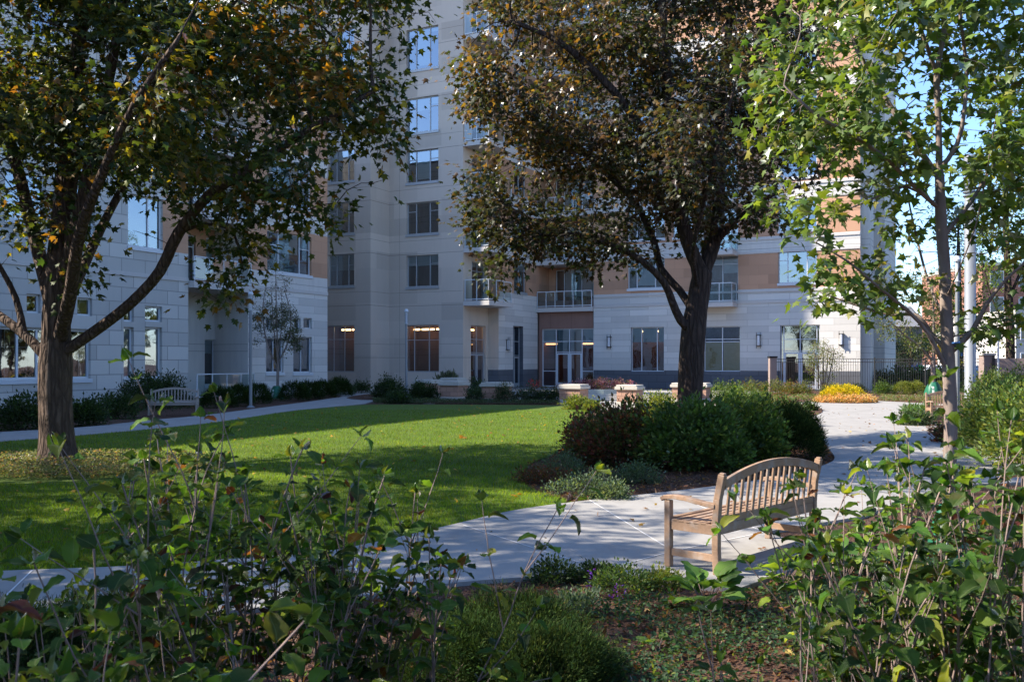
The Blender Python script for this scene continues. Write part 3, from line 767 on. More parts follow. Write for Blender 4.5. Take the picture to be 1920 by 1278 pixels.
c.window(c.rect(60,112,-45,75),(0,.5,1),fw=.07); c.window(c.rect(240,305,70,170),(0,.62,1),fw=.07)
for k in range(5): 
    vv=17.5-6*k; c.window((vv,vv+2.2,1.1,3.4),(0,.5,1)); c.window((vv,vv+2.2,7.0,9.2),(0,.5,1))
c.done((6.75,9.3,10.1,12.6,13.3,15.3))
# bands, coping, back and roof
mb=MB()
for z,hh,pr in ((5.46,.18,.05),(8.98 if False else 9.02,.10,.03),(16.3,.35,.12)):
    mb.box(UW-.02,UW+pr,-22,V353-.02,z,z+hh); mb.box(UW-.02,UW+pr,V465+.02,VE,z,z+hh)
mb.build('band',M['slab'],wing)
mb=MB(); mb.box(UW-18,UW-.32,-22,V353-.02,16.29,16.45); mb.box(UW-18,UW-.32,V465+.02,VE-.02,16.29,16.45); mb.box(UW-18,UW-2.3,V353-.02,V465+.02,16.29,16.45); mb.build('roof',M['roof'],wing)
mb=MB()
mb.quad((UW-18,-22,0),(UW-18,VE,0),(UW-18,VE,16.3),(UW-18,-22,16.3)); mb.quad((UW-18,-22,0),(UW,-22,0),(UW,-22,16.3),(UW-18,-22,16.3)); mb.quad((UW-18,VE,0),(UW,VE,0),(UW,VE,16.3),(UW-18,VE,16.3))
mb.build('wall',M['stone_plain'],wing)
railing(wing,[(UW-1.2,20),(UW-1.2,38)],16.45,1.1,'roof_railing',posts=1.4)
# ---- the tower with the entrance side
tower=empty('apartment_building',(0,0,0),-TH); tag(tower,'tall beige apartment block with lit lobby glazing at the end of the lawn','building')
HT=31.0
PM=['precast','precast_warm','tan','brown','plinth','stone_fine','stone_plain']
a=Wall(tower,'v',VT,-48,UT,0,HT,lambda t,z:0,PM)
def stack(w,x0,x1,cols,tr,rows,bls):
    for (y0,y1),bl in zip(rows,bls): w.window(w.rect(x0,x1,y0,y1),cols,trans=tr,blind=bl,frame='grey_frame')
stack(a,616,664,(0,.28,.74,1),[(.66,(0,2))],[(477,536),(379,438),(281,340),(184,243),(55,128)],[(.5,.5,.5),0,(.3,.3,.3),0,0])
a.window(a.rect(608,664,610,697),(0,.28,.64,1),trans=[(.70,(0,1,2))],frame='grey_frame',strip=(1,2),room='room_wood',sill=False)
a.done()
a=Wall(tower,'u',UT,VT,VM,0,HT,lambda t,z:0,PM); a.done()
a=Wall(tower,'v',VM,UT,U1,0,HT,lambda t,z:0,PM)
stack(a,762,822,(0,.28,.71,1),[(.72,(0,2))],[(478,537),(379,438),(281,341),(182,247),(52,129)],[(.32,.32,.32),0,(.28,.9,.28),(.2,.35,.2),(.1,.9,.1)])
a.window(a.rect(760,823,609,697),(0,.24,.68,1),trans=[(.68,(0,1,2))],frame='grey_frame',strip=(0,1,2),room='room_wood',sill=False)
a.done()
a=Wall(tower,'u',U1,VM,VA,0,HT,lambda t,z:1,PM)
r=a.rect(883,911,610,735); a.window((r[0],r[1],.06,r[3]),(0,.5,1),trans=[(.57,(0,1)),(.78,(0,1))],doors=((0,.55),(1,.55)),frame='grey_frame',strip=(0,1),room='room_wood',sill=False,name='door')
for k in range(7):
    z=5.55+3.27*k; r=a.rect(885,911,500,540); a.window((r[0],r[1],z,z+2.5),(0,.5,1),trans=[(.78,(0,1))],frame='grey_frame',sill=False,name='balcony_door',blind=(.1 if k==0 else .6))
a.done()
a=Wall(tower,'v',VA,U1,U2,0,HT,lambda t,z:4 if z<1.25 else (1 if z<5.2 else 2),PM); a.done((1.25,5.2))
a=Wall(tower,'u',U2,VA,VR,0,HT,lambda t,z:4 if z<1.25 else (5 if z<6.3 else 2 if (z-6.3)%3.25<2.2 else 6),PM)
r=a.rect(962,1000,612,735); vv0=on_u(962,U2)[0]; a.window((vv0,vv0+1.5,.06,4.15),(0,.45,1),trans=[(.52,(0,1)),(.75,(0,1))],doors=((1,.50),),frame='grey_frame',sill=False,rec=.75 if False else .28,name='door')
for k in range(7):
    r=a.rect(964,987,480,547); z=6.45+3.25*k; a.window((r[0],r[1],z,z+2.05),(0,.5,1),frame='grey_frame',blind=.3)
a.done([1.25]+[6.3+3.25*k for k in range(8)]+[8.5+3.25*k for k in range(8)])
for k in range(7):
    z=5.5+3.27*k; ub=-26.98; mb=MB(); mb.box(U1+.01,ub,VM+.01,VA-.01,z-.28,z); bl=mb.build('balcony',M['slab'],tower)
    railing(bl,[(U1+.1,VM+.08),(ub-.08,VM+.08),(ub-.08,VA-.1)],z,1.3)
# lobby bay
a=Wall(tower,'v',VR+.15,U2,UL,0,6.0,lambda t,z:3,PM)
r=a.rect(1003,1112,618,723); a.window((U2+.25,UL-.05,.04,4.05),(0,.27,.53,.77,1),trans=[(.27,(0,3)),(.60,(1,2)),(.78,(0,1,2,3))],doors=((1,.58),(2,.58)),frame='white_metal',blind=(.24,.38,.38,.24),rec=.1,room='room_wood',sill=False,name='lobby_entrance',fw=.07,depth=2.2)
a.done()
mb=MB(); mb.box(U2+.3,U2+1.3,VR+.7,VR+.95,2.96,3.06)
mb.build('ceiling_lamp',M['strip_glow'],tower)
mb=MB(); mb.box(UL-1.15,UL-.1,VR+.7,VR+.95,2.96,3.06); mb.build('ceiling_lamp',M['strip_glow'],tower)
a=Wall(tower,'v',VR+1.9,U2-.2,UL+.2,5.2,HT,lambda t,z:2,PM)
for k in range(7):
    z=5.75+3.25*k; a.window((U2+.5,UL-.5,z,z+2.55),(0,.2,.62,1),frame='white_metal',blind=(0,.75,.75),sill=False,name='balcony_door')
    mb=MB(); mb.box(U2+.01,UL-.01,VR-.28,VR+1.89,5.2+3.25*k,5.5+3.25*k); bl=mb.build('balcony',M['slab'],tower); railing(bl,[(U2+.06,VR-.2),(UL-.06,VR-.2)],5.5+3.25*k,1.1,posts=.72)
a.done()
mb=MB(); mb.quad((UL,VR,6.0),(UL,VR+1.9,6.0),(UL,VR+1.9,HT),(UL,VR,HT)); mb.quad((U2,VR,5.5),(U2,VR+1.9,5.5),(U2,VR+1.9,HT),(U2,VR,HT)); mb.build('wall',M['tan'],tower)
# long right facade
def wr(t,z):
    if z<1.2: return 4
    if z<6.3: return 5
    return 2 if (z-6.3)%3.25<2.2 else 6
a=Wall(tower,'v',VR,UL,UR_,0,HT-6,wr,PM)
a.window(a.rect(1183,1245,613,696),(0,.31,.78,1),trans=[],frame='white_metal',blind=(.33,.33,.33),room='room_wood',sill=False,strip=(0,1,2))
a.window(a.rect(1320,1388,612,696),(0,.5,1),trans=[(.72,(0,1)),(.66,(0,1))],frame='white_metal',room='room',blind=-.66,bm='blind_warm',sill=False)
r=a.rect(1463,1537,609,720); a.window((r[0],r[1],.06,r[3]),(0,.08,.5,.92,1),trans=[(.60,(1,2)),(.78,(1,2))],doors=((1,.58),(2,.58)),frame='white_metal',room='room',sill=False,name='door')
zz=[(6.62,8.62),(9.85,11.9),(13.1,15.1),(16.3,18.4),(19.6,21.7)]
for i,(z0,z1) in enumerate(zz):
    for x0,x1,cc in ((1177,1246,(0,.24,.74,1)),(1459,1532,(0,.24,.74,1))):
        u0=on_v(x0,VR)[0]; u1=on_v(x1,VR)[0]; a.window((u0,u1,z0,z1),cc,trans=[(.7,(0,2))],blind=((.4,.9,.2) if i%2==0 else (.2,.5,.5)),frame='white_metal')
    u0=on_v(1325,VR)[0]; u1=on_v(1384,VR)[0]; a.window((u0,u1,z0-1.0,z1),(0,.5,1),trans=[(.78,(0,1))],frame='white_metal',sill=False,name='balcony_door',blind=(.2,.4))
    mb=MB(); u0=on_v(1325,VR)[0]-.5; u1=on_v(1383,VR)[0]; mb.box(u0,u1,VR-1.3,VR+.01,z0-1.42,z0-1.15); bl=mb.build('balcony',M['slab'],tower); railing(bl,[(u0+.07,VR-.02),(u0+.07,VR-1.23),(u1-.07,VR-1.23),(u1-.07,VR-.02)],z0-1.15,1.2)
    u0=on_v(1262,VR)[0]; a.window((u0,u0+1.3,z0,z1),(0,.5,1),frame='white_metal',blind=(.3,.5)) if i>0 else None
a.done([1.2]+[6.3+3.25*k for k in range(8)]+[8.5+3.25*k for k in range(8)])
mb=MB()
for k in range(7):
    for z in (6.1,8.52):
        zz_=z+3.25*k
        if zz_<HT-6.5: mb.box(UL+.01,UR_-.01,VR-.05,VR+.01,zz_,zz_+.14)
mb.box(UL+.01,UR_+.05,VR-.08,VR+.02,HT-6.3,HT-6); mb.box(UL+.01,UR_-.01,VR-.045,VR+.01,5.42,5.6)
mb.build('band',M['slab'],tower)
# plain end and back walls, roofs
mb=MB()
mb.quad((UR_,VR,0),(UR_,VR+14,0),(UR_,VR+14,HT-6),(UR_,VR,HT-6)); mb.quad((-48,VT,0),(-48,VR+14,0),(-48,VR+14,HT),(-48,VT,HT)); mb.quad((-48,VR+14,0),(UR_,VR+14,0),(UR_,VR+14,HT-6),(-48,VR+14,HT-6)); mb.quad((UL,VR+1.9,HT-6),(UL,VR+14,HT-6),(UL,VR+14,HT),(UL,VR+1.9,HT))
mb.quad((-48,VR+14,HT-6),(UL,VR+14,HT-6),(UL,VR+14,HT),(-48,VR+14,HT))
mb.build('wall',M['stone_plain'],tower)
mb=MB(); mb.box(-48,UT,VT,VR+14,HT-.02,HT+.2); mb.box(UT,U1,VM,VR+14,HT-.03,HT+.19); mb.box(U1,U2,VA,VR+14,HT-.04,HT+.18); mb.box(U2,UL,VR+.1,VR+14,HT-.05,HT+.17); mb.box(UL,UR_,VR,VR+14,HT-6.02,HT-5.8); mb.build('roof',M['roof'],tower)
mb=MB(); mb.box(UR_-.3,UR_+.5,VR+.6,VR+2.4,0,HT-6); mb.box(UR_-.2,UR_+.9,VR+5,VR+13,0,HT-8); mb.build('pilaster',M['stone_plain'],tower)
mb=MB(); mb.box(-44,-40,43.5,VT+1,0,35); mb.build('shade_block',M['stone_plain'],tower)  # hidden block added to cast shade over the beige facade
# wall lamps
def sconce(px,py,wallv=None,wallu=None,label=''):
    if wallv is not None: u,Y=on_v(px,wallv); v=wallv
    else: v,Y=on_u(px,wallu); u=wallu
    x,y=u*ct+v*st, -u*st+v*ct
    o=empty('wall_lamp',(x,y,zat(py,Y)),-TH if wallv is not None else -TH+R(90)); tag(o,label,'wall lamp','wall lamps of the entrance side')
    mb=MB()
    for zz in (-.33,.33): mb.box(-.15,.15,-.20,0,zz-.015,zz+.015)
    for xx in (-.12,.12): mb.box(xx-.012,xx+.012,-.19,-.166,-.5,.5)
    mb.box(-.05,.05,-.03,0,-.3,.3); mb.build('bracket',M['iron'],o)
    mb=MB(); mb.lathe([(.075,-.31),(.085,-.30),(.085,.30),(.075,.31)],(0,-.115,0),12); mb.build('lamp_shade',M['sconce_shade'],o,smooth=False)
sconce(950,646,wallu=U2,label='slim wall lamp on the pale return wall left of the lobby entrance')
sconce(1143,641,wallv=VR,label='slim wall lamp on the stone just right of the lobby entrance')
sconce(1423,638,wallv=VR,label='slim wall lamp between the gold-blind window and the gated door')
sconce(1578,636,wallv=VR,label='slim wall lamp by the sunlit corner of the right facade')
# houses and buildings beyond
def simple_building(name,label,x0,x1,y0,y1,h,mat,win,parapet='cap',gable=False,side=None):
    o=empty(name,((x0+x1)/2,y0,0)); tag(o,label,'building'); w=(x1-x0)/2
    mb=MB(); mb.box(-w,w,0,y1-y0,0,h); mb.build('wall',M[mat],o)
    if gable:
        mb=MB(); d=y1-y0; hh=2.2; mb.v=[(-w-.4,-.4,h),(w+.4,-.4,h),(w+.4,d+.4,h),(-w-.4,d+.4,h),(-w-.4,d/2,h+hh),(w+.4,d/2,h+hh)]; mb.f=[(0,1,5,4),(2,3,4,5),(0,4,3),(1,2,5),(0,3,2,1)]; mb.m=[0]*5; mb.build('roof',M['roof'],o)
    else:
        mb=MB(); mb.box(-w-.1,w+.1,-.1,y1-y0+.1,h,h+.4); mb.build('roof',M[parapet],o)
    nx,nz,ww,wh,zb,dz=win
    for i in range(nx):
        for j in range(nz):
            cx=-w+(i+.5)*2*w/nx; z=zb+j*dz
            mb=MB(); mb.box(cx-ww/2-.1,cx+ww/2+.1,-.06,.02,z-.1,z+wh+.1); f=mb.build('window',M['white_metal'],o)
            mb=MB(); mb.box(cx-ww/2,cx-.04,-.09,-.055,z,z+wh); mb.box(cx+.04,cx+ww/2,-.09,-.055,z,z+wh); mb.build('pane',M['dark_glass'],f)
            if side:
                pass
    return o
x0=W(1842,600,122)[0]; simple_building('brick_building','red brick building four storeys tall seen through the leaves beyond the street',x0,x0+30,122,140,14.3,'brick_far',(8,4,1.6,1.9,1.4,3.4))
x0=W(1800,600,112)[0]; simple_building('shop_building','low cream building standing before the red brick one',x0,x0+6.2,112,118,5.0,'far_pale',(3,1,1.4,1.8,1.2,3))
x0=W(1905,600,100)[0]; simple_building('corner_building','pale grey building by the right edge beyond the solid fence',x0,x0+14,100,115,6.9,'far_pale',(6,2,1.2,1.6,1,3.2))
x0=W(1642,600,92)[0]; simple_building('garage_building','dull mauve garage with a grey roof behind the driveway',x0,x0+4.6,92,99,5.2,'far_brown',(1,1,3.4,2.3,1.4,3),gable=True)
simple_building('reflection_house','long low brick block added out of view for the window reflections',-45,45,-46,-34,9.5,'brick_far',(18,3,1.6,1.7,1.2,3.0))  # added behind the camera, unseen, to give the windows something dark to reflect
# ------------------------------------------------------------------ garden furniture
def bench(label, origin, ang, L=1.83, mat='teak', nsl=15):
    """origin: back edge of the seat at one end; local x runs along the bench, +y to the front"""
    o=empty('garden_bench',(origin[0],origin[1],.036),ang); tag(o,label,'bench')
    D=.50; sz=.42
    for x in (0.035,L-.035):
        mb=MB(); p=[(x,.02,0),(x,.03,.20),(x,.03,.42),(x,.015,.62),(x,-.03,.825)]
        for a,b in zip(p[:-1],p[1:]): mb.bar(a,(b[0],b[1],b[2]+.004),.055,.06,up=(0,1,0))
        mb.bar(p[-1],(x,-.032,.845),.04,.045,up=(0,1,0)); mb.build('leg',M[mat],o,bevel=.006)
        mb=MB(); mb.bar((x,D,0),(x,D,.57),.058,.058,up=(0,1,0)); mb.build('leg',M[mat],o,bevel=.006)
        mb=MB()
        q=[(x,.03,.565),(x,.15,.575),(x,.32,.60),(x,.44,.605),(x,D+.035,.592),(x,D+.06,.572)]
        for a,b in zip(q[:-1],q[1:]): mb.bar(a,(b[0],b[1]+.002,b[2]),.072,.036)
        mb.build('armrest',M[mat],o,bevel=.005)
        mb=MB(); mb.bar((x,.05,.13),(x,D-.02,.13),.028,.06); mb.build('stretcher',M[mat],o,bevel=.003)
        mb=MB(); mb.bar((x,.05,.365),(x,D-.02,.365),.03,.085); mb.build('side_rail',M[mat],o,bevel=.003)
    mb=MB(); n=7
    for i in range(n):
        y=.075+i*(D-.03)/(n-.45); mb.box(.02 if 0<i<n-1 else .07,L-.02 if 0<i<n-1 else L-.07,y-.026,y+.026,sz-.022-.012*math.sin(i/(n-1)*math.pi),sz-.012*math.sin(i/(n-1)*math.pi))
    mb.build('seat',M[mat],o,bevel=.004)
    mb=MB(); mb.box(.07,L-.07,D-.012,D+.014,.325,.40); mb.box(.07,L-.07,.012,.04,.325,.41); mb.box(L/2-.02,L/2+.02,.041,D-.013,.34,.38); mb.build('seat_rail',M[mat],o,bevel=.003)
    # back: arched top rail, lower rail, slats
    bk=MB(); N=22
    def top(x): 
        t=(x-L/2)/(L/2); return .765+.135*(1-abs(t)**2.0)
    prev=None; hh=.075; th=.034
    yb=lambda z: .02-(z-.42)*.115
    v0=len(bk.v)
    for i in range(N+1):
        x=.065+(L-.13)*i/N; z=top(x); y=yb(z)
        bk.v+= [(x,y-th/2,z-hh),(x,y+th/2,z-hh),(x,y+th/2,z),(x,y-th/2,z)]
    for i in range(N):
        a=v0+i*4
        for k in range(4): bk.f.append((a+k,a+(k+1)%4,a+4+(k+1)%4,a+4+k)); bk.m.append(0)
    bk.f+=[(v0,v0+1,v0+2,v0+3),(v0+4*N+3,v0+4*N+2,v0+4*N+1,v0+4*N)]; bk.m+=[0,0]
    bk.box(.065,L-.065,.012,.04,.412,.475)
    for i in range(nsl):
        x=.065+(L-.13)*(i+1)/(nsl+1); z1=top(x)-hh+.01; bk.bar((x,yb(.47),.465),(x,yb(z1),z1),.036,.016,up=(0,-1,0))
    bk.build('backrest',M[mat],o,bevel=.0025)
    return o
# near bench: rear legs seen at (1347,1088) and (1532,1027)
A=Vector(G(1345,1087)); B=Vector(G(1533,1027)); d=(B-A).normalized()
bench('weathered teak garden bench with arched slatted back on the path pad, in dappled sun',(A.x,A.y),math.atan2(d.y,d.x),L=(B-A).length)
# far left bench, facing the lawn
A=Vector(G(375,784)); B=Vector(G(300,782))
def bench_from(label,pl,pr,facing=1,mat='teak_grey',L=1.6):
    p=Vector(pl)
    bench(label,(p.x,p.y),pr,L=L,mat=mat,nsl=14)
p=Vector(G(368,779)); ang=math.atan2(-.30,-1)   # rear right corner, running left
o=bench('pale garden bench in the shade beside the left path, facing the lawn',(p.x,p.y+.3),R(180)+R(12),L=1.55,mat='teak_grey',nsl=13)
p=Vector(G(1792,797)); bench('garden bench half hidden behind the young maple, on the small paved spur',(p.x+.95,p.y+1.0),R(180)+R(-8),L=1.3)
# lamp posts
def post(label,px,py,ytop):
    x,y=G(px,py); h=zat(ytop,y)
    o=empty('lamp_post',(x,y,0)); tag(o,label,'lamp post','slim garden lamp posts')
    mb=MB(); mb.lathe([(.16,0),(.16,.03),(.10,.06),(.062,.09),(.055,h-.75)],n=14); mb.build('pole',M['alu'],o,smooth=False)
    mb=MB(); mb.lathe([(.055,h-.749),(.09,h-.72),(.09,h-.70),(.05,h-.69),(.05,h-.16),(.10,h-.15),(.11,h-.10),(.06,h)],n=14); mb.build('lantern',M['white_metal'],o)
    mb=MB()
    for k in range(8): a=k*.785; mb.bar((.085*math.cos(a),.085*math.sin(a),h-.70),(.085*math.cos(a),.085*math.sin(a),h-.13),.008,.008,up=(0,1,0))
    mb.build('lantern_guard',M['alu'],o)
post('slim grey lamp post by the left path in front of the wing balcony',470,764,546)
post('slim grey lamp post beside the brick piers left of the beige corner',762,746,579)
post('slim grey lamp post close behind the young maple trunk',1795,797,480)
x,y=G(1819,801); h=zat(292,y)
o=empty('light_column',(x,y,0)); tag(o,'thick steel light column with a louvred head right of the young maple','light column')
mb=MB(); mb.lathe([(.19,0),(.19,.02),(.145,.03),(.142,h-1.15)],n=28); mb.build('column',M['alu'],o,smooth=False)
for p_ in o.children[0].data.polygons: p_.use_smooth=abs(p_.normal.z)<.5
mb=MB()
for k in range(9):
    z=h-1.12+k*.10; mb.lathe([(.17,z),(.19,z+.02),(.19,z+.035),(.15,z+.05)],n=24)
mb.lathe([(.15,h-.2),(.17,h-.18),(.17,h-.02),(.15,h)],n=24); mb.build('louvre_head',M['alu'],o)
mb=MB(); mb.lathe([(.12,h-1.149),(.12,h-.21)],n=20); mb.build('lamp_core',M['sconce_shade'],o)
# brick piers
def pier(label,px0,px1,ytop,ybot,rot=-27,yy=None):
    cx=(px0+px1)/2; x,y=G(cx,ybot); w=(px1-px0)/F*y/1.22; h=zat(ytop,y)
    o=empty('brick_pier',(x,y+w/2,.03),R(rot)); tag(o,label,'pier','brick piers round the terrace')
    mb=MB(); mb.box(-w/2-.02,w/2+.02,-w/2-.02,w/2+.02,0,.16); mb.build('base',M['cap'],o,bevel=.01)
    mb=MB(); mb.box(-w/2,w/2,-w/2,w/2,.16,h-.19); mb.build('shaft',M['pier_brick'],o)
    mb=MB(); q=w/2+.07; mb.box(-q,q,-q,q,h-.19,h-.07); mb.box(-q+.05,q-.05,-q+.05,q-.05,h-.07,h); mb.build('capstone',M['cap'],o,bevel=.015)
M['pier_brick']=wallmat('pier_brick',(.50,.29,.20),brick=(.4,.2,.012))
pier('shaded brick pier with a wide cap just right of the slim lamp post',778,823,713,746)
pier('brick pier half hidden behind its neighbour, its cap showing above',828,870,709,741)
pier('brick pier in full shade with a bright cap, nearest the lawn corner',826,874,716,752)
pier('brick pier with a rose bush at its foot, before the glazed side door',905,957,718,755)
pier('brick pier lit on its right half, by the purple flower planter',1052,1103,722,758)
pier('sunlit orange brick pier between the planter and the big dark trunk',1160,1207,723,763)
pier('brick pier mostly covered by the left side of the big dark trunk',1263,1296,719,756)
pier('sunlit brick pier showing right of the big dark trunk',1297,1335,719,755)
# planters
def planter(label,poly,h,fl_label):
    o=empty('planter',(poly[0][0],poly[0][1],.028)); tag(o,label,'planter')
    bx,by=poly[0]; mb=MB(); n=len(poly)
    c=(sum(p[0] for p in poly)/n,sum(p[1] for p in poly)/n)
    inn=[(p[0]+(c[0]-p[0])*.12,p[1]+(c[1]-p[1])*.12) for p in poly]
    for i in range(n):
        a,b=poly[i],poly[(i+1)%n]; ia,ib=inn[i],inn[(i+1)%n]
        P=lambda q,z:(q[0]-bx,q[1]-by,z)
        mb.quad(P(a,0),P(b,0),P(b,h),P(a,h)); mb.quad(P(a,h),P(b,h),P(ib,h),P(ia,h)); mb.quad(P(ia,h),P(ib,h),P(ib,h-.12),P(ia,h-.12))
    mb.build('kerb',M['cap'],o)
    mb=MB(); mb.v=[(q[0]-bx,q[1]-by,h-.1) for q in inn]; mb.f=[tuple(range(n))]; mb.m=[0]; mb.build('soil',M['mulch'],o)
    return o
pc=G(1133,748); planter('low stone planter holding a mound of purple flowers',disc(pc[0],pc[1]+1.6,2.1,1.3,8),.42,'')
for i,(z) in enumerate((0,)):
    mb=MB(); sx,sy=G(1130,752)
    for k in range(3): mb.box(sx-1.4-.0*k,sx+3.3,sy-.15+.35*k,sy+.20+.35*k,.03,.10+.09*k)
    o=mb.build('terrace_step',M['cap']); tag(o,'shallow pale terrace steps in front of the purple flowers','steps')
PUR=[((.22,.06,.12),4),((.40,.20,.30),3),((.10,.10,.05),3)]
shrub('flower_mound','mound of purple flowers filling the low stone planter','flowers',pc[0],pc[1]+1.6,1.9,1.15,.5,300,22,T_OVAL,.07,PUR,stems=0,z0=.36)
x,y=G(1075,735); shrub('flower_mound','small patch of purple flowers left of the pier lit on its right half','flowers',x-.4,y-1.0,.75,.6,.55,90,16,T_OVAL,.07,PUR,stems=6,z0=.03)
shrub('red_flower','lone red-flowered plant beyond the rose row','flowers',*[G(995,731)[0],G(995,731)[1]-8],.3,.3,.75,30,12,T_OVAL,.07,[((.6,.05,.08),3),((.04,.08,.02),3)],stems=6,z0=.03,low=.5)
# iron fence: panels between posts
def fence(pts,h=1.95,sp=.125):
    i0=0
    for a,b in zip(pts[:-1],pts[1:]):
        A=Vector((*a,0)); B=Vector((*b,0)); L=(B-A).length; n=max(1,round(L/2.6))
        for i in range(n):
            p=A.lerp(B,i/n); q=A.lerp(B,(i+1)/n); d=q-p
            o=empty('iron_fence_panel',tuple(p),math.atan2(d.y,d.x)); l=d.length
            fences.append(o)
            mb=MB(); mb.box(-.035,.035,-.035,.035,0,h+.06); mb.build('post',M['iron'],o)
            for z in (.14,h-.22,h-.04): mb=MB(); mb.box(.036,l-.036,-.018,.018,z,z+.035); mb.build('rail',M['iron'],o)
            mb=MB(); m=int(l/sp)
            for k in range(1,m): x=k*l/m; mb.box(x-.009,x+.009,-.009,.009,.05,.139); mb.box(x-.009,x+.009,-.009,.009,.176,h-.221); mb.box(x-.009,x+.009,-.009,.009,h-.184,h-.041)
            mb.build('pickets',M['iron'],o)
fences=[]
P0=(W(1452,0,55.2)[0],55.2); P1=(W(1640,0,52.2)[0],52.2); P2=(W(1838,0,48.2)[0],48.2)
fence([P0,P1,P2])
for i,o in enumerate(fences): tag(o,['black iron fence panel across the gated door, from the brown post','black iron fence panel behind the bushy multi-stemmed shrub','black iron fence panel before the sunlit building corner','black iron fence panel behind the yellow mum bed','black iron fence panel in front of the blue shaded driveway'][i] if i<5 else 'black iron fence panel over the clipped box hedge toward the street','fence','black iron fence panels')
mb=MB(); o=empty('fence_pier',(P0[0]-.1,P0[1]+.05,0)); tag(o,'square dark brown post starting the iron fence near the facade','pier'); mb.box(-.2,.2,-.2,.2,0,2.0); mb.build('shaft',M['far_brown'],o); mb=MB(); mb.box(-.24,.24,-.24,.24,2.0,2.1); mb.build('capstone',M['iron'],o)
for px,l in ((1850,'square brick post at the right end of the iron fence'),):
    x=W(px,0,48)[0]; o=empty('fence_pier',(x,48,0)); tag(o,l,'pier'); mb=MB(); mb.box(-.28,.28,-.28,.28,0,2.1); mb.build('shaft',M['far_brown'],o); mb=MB(); mb.box(-.33,.33,-.33,.33,2.1,2.2); mb.build('capstone',M['cap'],o)
xa=W(1862,0,47.6)[0]; o=empty('solid_fence',(xa,47.6,0),R(-14)); tag(o,'solid dull brown fence running off to the right from the brick post','fence')
mb=MB(); mb.box(0,9,-.04,.04,.1,1.95); mb.build('panel',M['far_brown'],o)
for k in range(4): mb=MB(); mb.box(k*3-.06,k*3+.06,-.1,-.041,0,2.1); mb.build('post',M['iron'],o)
# people far beyond the fence
def person(label,px,y,facing,top,legs='jeans',stride=.18):
    x=W(px,0,y)[0]; o=empty('person',(x,y,.03),facing); tag(o,label,'person')
    def skin(name,verts,edges,mat,sub=1):
        me=bpy.data.meshes.new(name); me.from_pydata([v[0] for v in verts],edges,[]); me.materials.append(M[mat]); ob=link(name,me,o)
        md=ob.modifiers.new('skin','SKIN'); 
        for i,v in enumerate(verts): me.skin_vertices[0].data[i].radius=v[1]
        me.skin_vertices[0].data[0].use_root=True
        s=ob.modifiers.new('sub','SUBSURF'); s.levels=sub; s.render_levels=sub
        return ob
    s=stride
    body=[((0,0,.95),(.15,.11)),((0,0,1.15),(.14,.10)),((0,0,1.38),(.17,.11)),((0,0,1.50),(.06,.06)),((0,.02,1.60),(.085,.10)),((0,.02,1.70),(.075,.09)),
          ((-.10,0,.90),(.09,.09)),((-.11,s*.5,.50),(.06,.06)),((-.11,s,.09),(.045,.045)),((-.11,s+.12,.04),(.04,.03)),
          ((.10,0,.90),(.09,.09)),((.11,-s*.4,.50),(.06,.06)),((.11,-s,.09),(.045,.045)),((.11,-s+.12,.04),(.04,.03)),
          ((-.20,0,1.40),(.06,.06)),((-.26,-s*.4,1.12),(.045,.045)),((-.25,-s*.2,.86),(.035,.03)),((.20,0,1.40),(.06,.06)),((.26,s*.4,1.12),(.045,.045)),((.25,s*.9,.88),(.035,.03))]
    me=bpy.data.meshes.new('person_body')
    ob=skin('body',body,[(0,1),(1,2),(2,3),(3,4),(4,5),(0,6),(6,7),(7,8),(8,9),(0,10),(10,11),(11,12),(12,13),(2,14),(14,15),(15,16),(2,17),(17,18),(18,19)],'skin')
    j=[((0,0,.92),(.17,.13)),((0,0,1.15),(.16,.12)),((0,0,1.38),(.185,.125)),((0,0,1.46),(.09,.08)),((-.20,0,1.40),(.075,.075)),((-.26,-s*.4,1.12),(.06,.06)),((-.255,-s*.25,.93),(.05,.05)),((.20,0,1.40),(.075,.075)),((.26,s*.4,1.12),(.06,.06)),((.255,s*.8,.94),(.05,.05))]
    skin('jacket',j,[(0,1),(1,2),(2,3),(2,4),(4,5),(5,6),(2,7),(7,8),(8,9)],top)
    t=[((0,0,.93),(.165,.125)),((-.10,0,.86),(.105,.105)),((-.11,s*.5,.50),(.075,.075)),((-.11,s,.13),(.06,.06)),((.10,0,.86),(.105,.105)),((.11,-s*.4,.50),(.075,.075)),((.11,-s,.13),(.06,.06))]
    skin('trousers',t,[(0,1),(1,2),(2,3),(0,4),(4,5),(5,6)],legs)
    skin('hair',[((0,-.03,1.66),(.085,.09)),((0,-.01,1.74),(.085,.10))],[(0,1)],'hair')
person('person in a red jacket walking on the driveway past the building corner',1648,66,R(70),'red_cloth')
person('person in dark clothes standing right of the one in the red jacket',1681,66,R(0),'dark_cloth','dark_cloth',.05)
person('person in blue beside the one in the green top beyond the fence',1715,80,R(-40),'blue_cloth')
person('person in a green top walking beyond the iron fence',1727,79,R(30),'green_cloth')
